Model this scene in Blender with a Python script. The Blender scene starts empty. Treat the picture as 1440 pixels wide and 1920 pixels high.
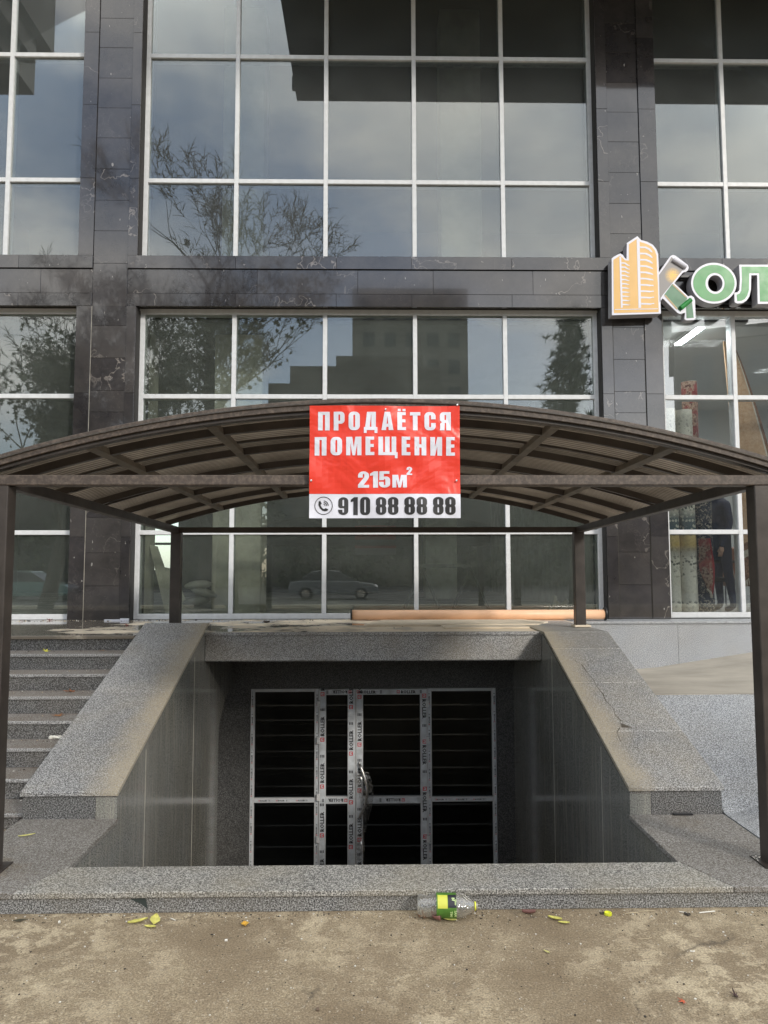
import bpy, bmesh, math, random
from mathutils import Vector, Matrix, Euler
R = math.radians
random.seed(7)
sc = bpy.context.scene
COL = sc.collection

# ------------------------------------------------------------------ camera
cam_d = bpy.data.cameras.new("camera"); cam = bpy.data.objects.new("camera", cam_d); COL.objects.link(cam)
sc.camera = cam
cam_d.sensor_fit = 'VERTICAL'; cam_d.sensor_height = 36.0; cam_d.lens = 36.0*1379.5/1920.0
cam_d.clip_start = 0.05; cam_d.clip_end = 2000
yaw, pitch, roll = .0165, .0765, -.0019
f_ = Vector((math.sin(yaw)*math.cos(pitch), math.cos(yaw)*math.cos(pitch), math.sin(pitch)))
r_ = Vector((math.cos(yaw), -math.sin(yaw), 0)); u_ = r_.cross(f_)
r2 = r_*math.cos(roll)+u_*math.sin(roll); u2 = -r_*math.sin(roll)+u_*math.cos(roll)
M = Matrix((r2, u2, -f_)).transposed().to_4x4(); M.translation = Vector((-.017, 0, 1.54))
cam.matrix_world = M

# ------------------------------------------------------------------ light
SUN_DIR = Vector((.55, -.80, .46)).normalized()
world = bpy.data.worlds.new("World"); sc.world = world; world.use_nodes = True
nt = world.node_tree; nt.nodes.clear()
wo = nt.nodes.new('ShaderNodeOutputWorld'); bg = nt.nodes.new('ShaderNodeBackground')
sky = nt.nodes.new('ShaderNodeTexSky'); sky.sky_type = 'NISHITA'; sky.sun_disc = False
sky.sun_elevation = math.asin(SUN_DIR.z); sky.sun_rotation = math.atan2(SUN_DIR.x, SUN_DIR.y)
sky.dust_density = 0.8; sky.ozone_density = 2.0
tc = nt.nodes.new('ShaderNodeTexCoord'); mp = nt.nodes.new('ShaderNodeMapping'); mp.inputs['Scale'].default_value = (1, 1, 1.8)
mp.inputs['Location'].default_value = (3.1, 1.4, .3)
nz = nt.nodes.new('ShaderNodeTexNoise'); nz.inputs['Scale'].default_value = 1.9; nz.inputs['Detail'].default_value = 9; nz.inputs['Roughness'].default_value = .55
nz2 = nt.nodes.new('ShaderNodeTexNoise'); nz2.inputs['Scale'].default_value = 4.5; nz2.inputs['Detail'].default_value = 8
rp = nt.nodes.new('ShaderNodeValToRGB'); rp.color_ramp.elements[0].position = .40; rp.color_ramp.elements[0].color = (.22, .22, .22, 1)
rp.color_ramp.elements[1].position = .53; rp.color_ramp.elements[1].color = (1, 1, 1, 1)
rc = nt.nodes.new('ShaderNodeValToRGB'); rc.color_ramp.elements[0].position = .3; rc.color_ramp.elements[0].color = (5.0, 5.5, 6.2, 1)
rc.color_ramp.elements[1].position = .7; rc.color_ramp.elements[1].color = (11.0, 10.6, 9.8, 1)
mx = nt.nodes.new('ShaderNodeMixRGB'); L = nt.links.new
L(tc.outputs['Generated'], mp.inputs[0]); L(mp.outputs[0], nz.inputs['Vector']); L(mp.outputs[0], nz2.inputs['Vector'])
sx_ = nt.nodes.new('ShaderNodeSeparateXYZ'); ma = nt.nodes.new('ShaderNodeMath'); ma.operation = 'MULTIPLY_ADD'; ma.inputs[1].default_value = .42; L(tc.outputs['Generated'], sx_.inputs[0]); L(sx_.outputs[2], ma.inputs[0]); mb_ = nt.nodes.new('ShaderNodeMath'); mb_.operation = 'SUBTRACT'; mb_.inputs[1].default_value = .19; L(nz.outputs[0], ma.inputs[2]); L(ma.outputs[0], mb_.inputs[0]); L(mb_.outputs[0], rp.inputs[0]); L(nz2.outputs[0], rc.inputs[0])
L(rp.outputs[0], mx.inputs[0]); L(sky.outputs[0], mx.inputs[1]); L(rc.outputs[0], mx.inputs[2])
L(mx.outputs[0], bg.inputs[0]); bg.inputs[1].default_value = .145; L(bg.outputs[0], wo.inputs[0])
sd = bpy.data.lights.new("sun", 'SUN'); sd.energy = 1.3; sd.angle = R(8.0); sd.color = (1, .94, .85)
so = bpy.data.objects.new("sun", sd); COL.objects.link(so); so.rotation_euler = SUN_DIR.to_track_quat('Z', 'Y').to_euler(); so.location = (4, -6, 12)
sc.view_settings.view_transform = 'Standard'; sc.view_settings.look = 'None'; sc.view_settings.gamma = 1
sc.view_settings.exposure = 0.78
try:
    sc.cycles.transparent_max_bounces = 16
except Exception: pass

# ------------------------------------------------------------------ materials
class NT:
    def __init__(s, name):
        s.m = bpy.data.materials.new(name); s.m.use_nodes = True; s.t = s.m.node_tree
        s.b = s.t.nodes['Principled BSDF']; s.geo = None
    def n(s, typ, ins=None, **kw):
        nd = s.t.nodes.new(typ)
        for k, v in kw.items(): setattr(nd, k, v)
        if ins:
            for k, v in ins.items():
                if hasattr(v, 'is_linked') or isinstance(v, bpy.types.NodeSocket): s.t.links.new(v, nd.inputs[k])
                else: nd.inputs[k].default_value = v
        return nd
    def pos(s):
        if not s.geo: s.geo = s.n('ShaderNodeNewGeometry')
        return s.geo.outputs['Position']
    def obj(s): return s.n('ShaderNodeTexCoord').outputs['Object']
    def noise(s, vec, scale, detail=3, rough=.5, dist=0, stretch=None):
        if stretch: vec = s.n('ShaderNodeMapping', {'Vector': vec, 'Scale': stretch}).outputs[0]
        return s.n('ShaderNodeTexNoise', {'Vector': vec, 'Scale': scale, 'Detail': detail, 'Roughness': rough, 'Distortion': dist}).outputs[0]
    def ramp(s, fac, *st, interp='LINEAR'):
        nd = s.n('ShaderNodeValToRGB', {'Fac': fac}); cr = nd.color_ramp; cr.interpolation = interp
        while len(cr.elements) < len(st): cr.elements.new(.5)
        for e, (p, c) in zip(cr.elements, st):
            e.position = p; e.color = (c, c, c, 1) if isinstance(c, (int, float)) else (*c, 1)
        return nd.outputs[0]
    def mix(s, fac, a, b, mode='MIX'):
        nd = s.n('ShaderNodeMixRGB', {0: fac}, blend_type=mode)
        for i, v in ((1, a), (2, b)):
            if isinstance(v, (tuple, list)): nd.inputs[i].default_value = (*v[:3], 1)
            elif isinstance(v, (int, float)): nd.inputs[i].default_value = (v, v, v, 1)
            else: s.t.links.new(v, nd.inputs[i])
        return nd.outputs[0]
    def math(s, op, a, b=0.0, clamp=False):
        nd = s.n('ShaderNodeMath', {0: a, 1: b}, operation=op); nd.use_clamp = clamp; return nd.outputs[0]
    def sep(s, v): return s.n('ShaderNodeSeparateXYZ', {0: v}).outputs
    def set(s, k, v):
        if isinstance(v, bpy.types.NodeSocket): s.t.links.new(v, s.b.inputs[k])
        elif isinstance(v, (tuple, list)) and len(v) == 3: s.b.inputs[k].default_value = (*v, 1)
        else: s.b.inputs[k].default_value = v
        return s
    def bump(s, h, strength=.3, dist=.01):
        s.set('Normal', s.n('ShaderNodeBump', {'Height': h, 'Strength': strength, 'Distance': dist}).outputs[0]); return s

def pm(name, c, rough=.5, metal=0, var=None, bump=None, coat=0, spec=None, useobj=False):
    t = NT(name); v = t.obj() if useobj else t.pos()
    if var:
        sc_, am = var
        k = t.ramp(t.noise(v, sc_, 5, .6), (.3, 1-am), (.7, 1+am*.8))
        t.set('Base Color', t.mix(1, c, k, 'MULTIPLY'))
        t.set('Roughness', t.math('ADD', t.math('MULTIPLY', t.noise(v, sc_*1.7, 4), .25), rough-.12))
    else: t.set('Base Color', c); t.set('Roughness', rough)
    t.set('Metallic', metal)
    if coat: t.set('Coat Weight', coat)
    if spec is not None: t.set('Specular IOR Level', spec)
    if bump: t.bump(t.noise(v, bump[0], 4, .6), bump[1], .004)
    return t.m

def granite(name, updust=0, dark=.03, mid=.13, light=.46, tint=(1, 1, 1), grain=150, dust=.25, dustc=(.30, .26, .19), edge=0, rough=.45, rise=0, wet=0):
    t = NT(name); p = t.pos()
    a = t.noise(p, grain, 2.5, .65)
    g = t.ramp(a, (.41, tuple(dark*c for c in tint)), (.50, tuple(mid*c for c in tint)), (.585, tuple(light*c for c in tint)))
    g = t.mix(t.ramp(t.noise(p, grain*1.9, 2, .6), (.50, .0), (.62, .6)), g, tuple(light*.8*c for c in tint))
    big = t.noise(p, 2.3, 6, .62)
    df = t.ramp(big, (.40, 0.0), (.72, min(1, dust*2)))
    if edge:   # dried mud washed along the inner kerb edge
        ax = t.math('ABSOLUTE', t.sep(p)[0])
        e = t.math('MULTIPLY', t.math('SUBTRACT', 1.73, t.math('ADD', ax, t.math('MULTIPLY', t.math('SUBTRACT', t.noise(p, 3.2, 5, .65), .5), .34))), 5.0, True)
        df = t.math('MAXIMUM', df, t.math('MULTIPLY', e, edge))
    if 'flat' in name: df = t.math('MAXIMUM', df, .42)
    if updust:
        df = t.math('MAXIMUM', df, t.ramp(big, (.3, .55), (.6, .9)))
        nz_ = t.sep(t.geo.outputs['Normal'])[2]; df = t.math('MULTIPLY', df, t.ramp(nz_, (.90, .12), (.99, 1.0)), True)
    fine = t.ramp(t.noise(p, grain*.9, 2), (.40, .50), (.60, 1.0))
    df = t.math('MULTIPLY', df, fine, True)
    g = t.mix(1, g, t.mix(1, t.ramp(t.geo.outputs['Random Per Island'], (0, .86), (1, 1.12)), t.ramp(t.noise(p, .9, 6, .6), (.3, .84), (.7, 1.16)), 'MULTIPLY'), 'MULTIPLY')
    t.set('Base Color', t.mix(df, g, dustc))
    t.set('Roughness', t.math('ADD', t.math('MULTIPLY', df, .35), rough, True))
    t.bump(t.noise(p, grain, 2), .06, .003)
    return t.m

def emis(name, c, s):
    t = NT(name); t.set('Base Color', c); t.set('Emission Color', c); t.set('Emission Strength', s); return t.m

def glass_mat(name, tint=(.75, .8, .78), base=.10, film=0.0, filmc=(.35, .37, .36)):
    t = NT(name); t.t.nodes.remove(t.b)
    out = t.t.nodes['Material Output']
    tr = t.n('ShaderNodeBsdfTransparent', {0: (*tint, 1)}); gl = t.n('ShaderNodeBsdfGlossy', {'Color': (1, 1, 1, 1), 'Roughness': 0.0})
    lw = t.n('ShaderNodeFresnel', {'IOR': 1.5}).outputs[0]
    fac = t.math('ADD', lw, base, True)
    s = t.n('ShaderNodeMixShader', {0: fac, 1: tr.outputs[0], 2: gl.outputs[0]}).outputs[0]
    if film:
        di = t.n('ShaderNodeBsdfDiffuse', {0: (*filmc, 1)})
        k = t.math('MULTIPLY', t.ramp(t.noise(t.pos(), 1.6, 7, .65), (.3, .6), (.7, 1.2)), film, True)
        s = t.n('ShaderNodeMixShader', {0: k, 1: s, 2: di.outputs[0]}).outputs[0]
    t.t.links.new(s, out.inputs[0])
    return t.m

M_ = {}
# ground: dusty worn asphalt / concrete
t = NT('dusty_ground'); p = t.pos()
a = t.noise(p, 2.2, 10, .68, .4); b = t.noise(p, 9, 8, .7); c = t.noise(p, 130, 3, .75)
col = t.ramp(a, (.36, (.190, .144, .090)), (.51, (.228, .178, .115)), (.62, (.285, .23, .15)))
col = t.mix(t.math('MULTIPLY', t.ramp(b, (.49, 0.0), (.55, .9)), t.ramp(t.noise(p, 1.1, 4, .6), (.45, 0.0), (.60, 1.0)), True), col, (.42, .35, .24))
col = t.mix(t.math('MULTIPLY', t.ramp(t.noise(p, 55, 5, .75), (.55, 0.0), (.62, .8)), t.ramp(a, (.42, .1), (.55, 1.0)), True), col, (.42, .355, .25))
col = t.mix(t.ramp(t.noise(p, 30, 4, .7), (.56, 0.0), (.66, .40)), col, (.115, .095, .068))
col = t.mix(1, col, t.ramp(c, (.3, .45), (.7, 1.6)), 'MULTIPLY')
vo = t.n('ShaderNodeTexVoronoi', {'Vector': t.n('ShaderNodeVectorMath', {0: p, 1: t.n('ShaderNodeVectorMath', {0: t.n('ShaderNodeTexNoise', {'Vector': p, 'Scale': 4.0, 'Detail': 5}).outputs[1], 1: (.35, .35, 0)}, operation='MULTIPLY').outputs[0]}, operation='ADD').outputs[0], 'Scale': .75}, feature='DISTANCE_TO_EDGE').outputs[0]
crk = t.math('MULTIPLY', t.ramp(vo, (.0, .7), (.006, 0.0)), t.ramp(t.noise(p, 1.7, 2), (.50, 0.0), (.56, 1.0)), True); col = t.mix(crk, col, (.07, .055, .04))
col = t.mix(t.ramp(t.noise(p, 75, 3, .8), (.62, 0.0), (.66, .8)), col, (.09, .075, .055)); col = t.mix(t.ramp(t.noise(p, 60, 3, .8, .6), (.64, 0.0), (.68, .8)), col, (.52, .46, .36))
t.set('Base Color', col); t.set('Roughness', .9); t.bump(t.mix(.5, b, c), .35, .006); M_['ground'] = t.m
M_['asphalt'] = pm('asphalt', (.06, .06, .062), .85, var=(3, .3), bump=(90, .3))
M_['gr_cap'] = granite('granite_cap', 0, .025, .135, .56, dust=.22, edge=1.0, dustc=(.40, .345, .255), rough=.42)
M_['gr_flat'] = granite('granite_flat', 0, .035, .13, .40, dust=.80, dustc=(.19, .148, .095), rough=.6)
M_['gr_kerb'] = granite('granite_kerb', 0, .025, .135, .56, tint=(1.03, 1, .93), dust=.34, dustc=(.27, .235, .165), rough=.5)
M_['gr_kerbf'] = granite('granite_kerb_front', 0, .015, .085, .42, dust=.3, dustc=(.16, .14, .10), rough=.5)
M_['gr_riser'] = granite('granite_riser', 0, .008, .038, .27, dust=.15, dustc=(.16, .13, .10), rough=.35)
M_['gr_tread'] = granite('granite_tread', 1, .07, .24, .55, dust=1.0, dustc=(.13, .098, .066), rough=.62)
M_['gr_blue'] = granite('granite_pale', 0, .08, .22, .54, tint=(.95, .99, 1.05), dust=.12, rough=.4)
M_['gr_wall'] = granite('granite_lintel', 0, .06, .22, .62, dust=.35, dustc=(.28, .24, .18), rough=.4)
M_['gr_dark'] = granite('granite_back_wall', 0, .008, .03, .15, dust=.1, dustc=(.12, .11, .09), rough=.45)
# pit walls: grey stone, dirty vertical streaks
t = NT('pit_wall_stone'); p = t.pos()
g = t.ramp(t.noise(p, 150, 2, .6), (.38, (.11, .112, .105)), (.62, (.36, .36, .335)))
st = t.noise(p, 1.0, 6, .7, 0, (30, 30, 1.2))
g = t.mix(t.ramp(st, (.50, 0.0), (.66, .55)), g, (.46, .43, .36))
g = t.mix(t.ramp(t.noise(p, 1.3, 5), (.4, 0.0), (.7, .5)), g, (.20, .185, .14))
t.set('Base Color', g); t.set('Roughness', .16); t.set('Specular IOR Level', .6); t.set('Coat Weight', .5); t.set('Coat Roughness', .10); M_['pit'] = t.m
M_['joint'] = pm('mortar_joint', (.40, .38, .33), .85, var=(9, .3))
M_['groove'] = pm('dark_joint', (.03, .027, .022), .9)
# facade marble
t = NT('dark_marble'); p = t.pos()
ri = t.geo.outputs['Random Per Island']
base = t.ramp(ri, (0, (.020, .019, .021)), (.5, (.029, .027, .029)), (1, (.042, .039, .039)))
cl = t.ramp(t.noise(p, 1.7, 6, .6), (.3, .65), (.7, 1.5)); base = t.mix(1, base, cl, 'MULTIPLY')
w = t.n('ShaderNodeVectorMath', {0: p, 1: t.n('ShaderNodeVectorMath', {0: t.n('ShaderNodeTexNoise', {'Vector': p, 'Scale': 2.5, 'Detail': 4}).outputs[1], 1: (.5, .5, .5)}, operation='MULTIPLY').outputs[0]}, operation='ADD').outputs[0]
w2 = t.n('ShaderNodeVectorMath', {0: w, 1: t.n('ShaderNodeCombineXYZ', {0: t.math('MULTIPLY', ri, 31.0), 2: t.math('MULTIPLY', ri, 17.0)}).outputs[0]}, operation='ADD').outputs[0]
v1 = t.math('ABSOLUTE', t.math('SUBTRACT', t.noise(w2, .6, 5, .6), .5))
vm = t.math('MULTIPLY', t.ramp(v1, (.0, 1.0), (.0028, 0.0)), t.ramp(t.noise(w2, .9, 2), (.47, 0.0), (.60, 1.0)), True)
v2 = t.math('ABSOLUTE', t.math('SUBTRACT', t.noise(w2, 5.5, 4, .6), .5))
vm2 = t.math('MULTIPLY', t.ramp(v2, (.0, .40), (.010, 0.0)), t.ramp(t.noise(w2, 1.2, 2), (.44, 0.0), (.60, 1.0)), True)
base = t.mix(vm, t.mix(vm2, base, (.11, .095, .088)), (.20, .18, .165))
sp_ = t.ramp(t.noise(p, 26, 2, .5, 0, (1, 1, .45)), (.735, 0.0), (.76, .55)); base = t.mix(sp_, base, (.4, .38, .36))
dz_ = t.math('MULTIPLY', t.ramp(t.sep(p)[2], (.0, 1.0), (.999, 1.0)), t.ramp(t.noise(p, 5, 5, .7), (.35, .0), (.7, .35)), True)
base = t.mix(t.math('MULTIPLY', dz_, .35), base, (.16, .14, .12))
t.set('Base Color', base); t.set('Roughness', t.math('ADD', t.math('MULTIPLY', t.noise(p, 3, 5), .10), .03)); t.set('Specular IOR Level', .6); t.set('Coat Weight', .6); t.set('Coat Roughness', .02); t.set('Coat IOR', 1.5); M_['marble'] = t.m
M_['backing'] = pm('facade_backing', (.03, .028, .027), .8)
M_['whiteframe'] = pm('white_window_frame', (.62, .63, .64), .42, var=(14, .10))
M_['framedirt'] = pm('frame_tape', (.42, .43, .42), .5, var=(30, .3))
M_['print_grey'] = pm('grey_print', (.12, .12, .12), .6)
M_['concrete'] = pm('raw_concrete', (.60, .56, .46), .9, var=(2.2, .35), bump=(25, .4))
M_['block'] = pm('block_wall', (.52, .50, .45), .9, var=(3.5, .3), bump=(30, .4))
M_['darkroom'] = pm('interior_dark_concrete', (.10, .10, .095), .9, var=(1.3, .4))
M_['floor_in'] = pm('dusty_screed', (.52, .49, .43), .8, var=(2.5, .35))
M_['glass_lo'] = glass_mat('window_glass', (.90, .94, .92), .05, .08, (.42, .46, .42))
M_['glass_up'] = glass_mat('window_glass_tinted', (.72, .77, .76), .065, .085, (.42, .44, .43))
M_['glass_shop'] = glass_mat('shop_glass', (.92, .95, .95), .075, .02)
M_['glass_door'] = glass_mat('door_glass', (.5, .53, .55), -.030, .006)
M_['purl'] = pm('dusty_brown_steel', (.17, .148, .12), .6, var=(7, .3))
M_['dark_steel'] = pm('brown_painted_steel', (.048, .039, .034), .42, var=(7, .35), bump=(60, .15))
t = NT('rusty_brown_steel'); p = t.pos()
c0 = t.mix(t.ramp(t.noise(p, 38, 6, .7), (.45, 0.0), (.64, .75)), (.060, .046, .038), (.15, .118, .095))
t.set('Base Color', c0); t.set('Roughness', .55); t.bump(t.noise(p, 55, 4), .25, .003); M_['rust_steel'] = t.m
# polycarbonate sheet
t = NT('bronze_polycarbonate'); p = t.pos()
t.t.nodes.remove(t.b)
cc = t.mix(t.ramp(t.noise(p, 2.6, 6, .65), (.35, 0.0), (.7, 1.0)), (.36, .32, .275), (.54, .49, .43))
rb = t.ramp(t.math('PINGPONG', t.math('MULTIPLY', t.sep(p)[1], 1.0), .022), (.0, .28), (.013, .42), (.022, 1.25))
cc = t.mix(1, cc, rb, 'MULTIPLY')
d1 = t.n('ShaderNodeBsdfDiffuse', {0: cc}); d2 = t.n('ShaderNodeBsdfTranslucent', {0: cc}); g1 = t.n('ShaderNodeBsdfGlossy', {0: (.8, .78, .75, 1), 1: .25})
s1 = t.n('ShaderNodeMixShader', {0: .7, 1: d1.outputs[0], 2: d2.outputs[0]}).outputs[0]
s1 = t.n('ShaderNodeMixShader', {0: .26, 1: s1, 2: t.n('ShaderNodeBsdfTransparent', {0: (.70, .62, .53, 1)}).outputs[0]}).outputs[0]
s2 = t.n('ShaderNodeMixShader', {0: .06, 1: s1, 2: g1.outputs[0]}).outputs[0]
t.t.links.new(s2, t.t.nodes['Material Output'].inputs[0]); M_['poly'] = t.m
# banner
t = NT('red_vinyl'); p = t.pos(); t.set('Base Color', (.72, .045, .024)); t.set('Roughness', .33); t.bump(t.noise(p, 3.2, 3, .5, 1.0), .9, .03); M_['red'] = t.m
t = NT('white_vinyl'); p = t.pos(); t.set('Base Color', (.66, .67, .75)); t.set('Roughness', .35); t.bump(t.noise(p, 3.2, 3, .5, 1.0), .7, .03); M_['vwhite'] = t.m
M_['vblack'] = pm('black_print', (.02, .02, .022), .45)
M_['sign_white'] = pm('sign_acrylic_white', (.62, .62, .69), .35)
M_['sign_side'] = pm('sign_side_white', (.36, .35, .37), .5, var=(4, .15))
M_['sign_green'] = pm('sign_green', (.018, .23, .042), .35, var=(6, .12))
M_['sign_orange'] = pm('sign_orange', (.66, .39, .11), .4, var=(5, .04))
M_['sign_dgreen'] = pm('sign_dark_green', (.04, .16, .075), .4, var=(8, .25))
M_['sign_grey'] = pm('sign_grey_roll', (.40, .39, .42), .35)
t = NT('sign_carpet_print'); p = t.pos()
q = t.sep(p); dx = t.math('SUBTRACT', q[0], 3.435); dz = t.math('SUBTRACT', q[2], 4.88)
rr2 = t.math('SQRT', t.math('ADD', t.math('MULTIPLY', dx, dx), t.math('MULTIPLY', dz, dz)))
k = t.math('MULTIPLY', t.ramp(rr2, (.03, 1.0), (.10, 0.0)), t.ramp(t.noise(p, 70, 3), (.35, .45), (.6, 1.0)), True)
t.set('Base Color', t.mix(k, (.20, .185, .18), (.85, .50, .06))); t.set('Roughness', .4); M_['sign_carpet'] = t.m
M_['tan_carpet_edge'] = pm('sign_tan_border', (.45, .33, .18), .5)
M_['pale_pvc'] = pm('pale_cardboard_tube', (.82, .50, .31), .42, var=(5, .07))
M_['black'] = pm('black_plastic', (.015, .015, .017), .4)
M_['cream_stone'] = pm('cream_floor_slab', (.72, .62, .48), .55, var=(3, .2), bump=(40, .1))
# terrace: polished tiles, wet and dusty
t = NT('wet_terrace_tiles'); p = t.pos()
du = t.ramp(t.math('ADD', t.noise(p, 1.4, 6, .6), t.math('MULTIPLY', t.sep(p)[0], .07)), (.36, 0.0), (.50, 1.0))
t.set('Base Color', t.mix(du, (.19, .165, .135), (.78, .67, .52)))
t.set('Roughness', t.ramp(du, (.1, .05), (.7, .75))); M_['terrace'] = t.m
M_['ramp'] = pm('beige_ramp_screed', (.40, .365, .31), .8, var=(2.0, .22), bump=(14, .3))
M_['chrome'] = pm('chrome', (.8, .8, .82), .12, 1)
M_['brown_leather'] = pm('brown_leather', (.20, .075, .04), .45, var=(8, .2))
M_['white_wall'] = pm('shop_white_wall', (.62, .62, .60), .7, var=(1.5, .06))
M_['shopfloor'] = pm('shop_floor', (.42, .42, .41), .25)
M_['lamp'] = emis('lamp_diffuser', (.95, 1, 1), 30)
M_['navy'] = pm('navy_cloth', (.012, .018, .05), .8, bump=(30, .3))
M_['skin'] = pm('skin', (.42, .25, .18), .55)
M_['hair'] = pm('dark_hair', (.02, .015, .012), .6)
M_['bark'] = pm('bark', (.07, .06, .05), .9, var=(6, .4), bump=(20, .5))
M_['leaf_t'] = pm('tree_leaves', (.045, .055, .022), .7, var=(1.5, .4))
M_['needle'] = pm('pine_needles', (.02, .045, .02), .7, var=(2, .3))
M_['clear'] = None
def carpet(name, f): 
    t = NT(name); f(t); t.set('Roughness', .95); M_[name] = t.m
def cream(t):
    p = t.obj(); z = t.sep(p)[2]
    vor = t.n('ShaderNodeTexVoronoi', {'Vector': p, 'Scale': 24}).outputs['Distance']
    fig = t.ramp(t.mix(.5, vor, t.noise(p, 30, 3)), (.42, 1.0), (.47, 0.0))
    zz = t.math('MULTIPLY', z, .4)
    den = t.ramp(zz, (.0, .9), (.03, .15), (.06, .8), (.07, .1), (.18, .1), (.20, .9), (.22, .2), (.25, .9), (.31, .25), (.38, .1), (.40, 1), (.52, 1), (.58, .7), (.70, .25), (.82, .12), (.93, .5), (1, .1))
    bgc = t.ramp(zz, (.0, (.04, .09, .12)), (.02, (.74, .70, .60)), (.30, (.74, .70, .60)), (.34, (.60, .44, .16)), (.385, (.55, .42, .18)), (.40, (.03, .08, .11)), (.47, (.10, .13, .14)), (.52, (.62, .58, .48)), (1, (.76, .72, .62)))
    t.set('Base Color', t.mix(t.math('MULTIPLY', fig, den, True), bgc, t.ramp(zz, (.40, (.05, .06, .06)), (.41, (.5, .5, .42)), (.5, (.5, .5, .42)), (.52, (.05, .06, .06)))))
def redc(t):
    p = t.obj(); z = t.sep(p)[2]
    fig = t.ramp(t.noise(p, 30, 4, .7), (.44, 0.0), (.5, 1.0))
    c = t.mix(fig, (.10, .03, .028), (.40, .27, .20))
    c = t.mix(t.ramp(t.noise(p, 9, 3), (.48, 0.0), (.56, .8)), c, (.28, .03, .035))
    t.set('Base Color', c)
def navyc(t):
    p = t.obj(); z = t.sep(p)[2]
    fig = t.ramp(t.noise(p, 26, 3, .6, 1.5), (.54, 0.0), (.58, 1.0))
    c = t.mix(fig, (.012, .022, .045), (.42, .36, .29))
    t.set('Base Color', c)
def tanc(t):
    p = t.obj()
    c = t.mix(t.ramp(t.noise(p, 26, 5, .7), (.4, 0.0), (.6, 1.0)), (.50, .30, .17), (.62, .42, .27))
    t.set('Base Color', c)
carpet('cream_rug', cream); carpet('red_rug', redc); carpet('navy_rug', navyc); carpet('tan_rug', tanc)
M_['tan_border'] = pm('rug_border', (.26, .13, .08), .95, var=(40, .6))
M_['fringe'] = pm('rug_fringe', (.66, .60, .50), .95, var=(40, .2))
M_['red_edge'] = pm('red_rug_edge', (.32, .02, .03), .9)

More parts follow.
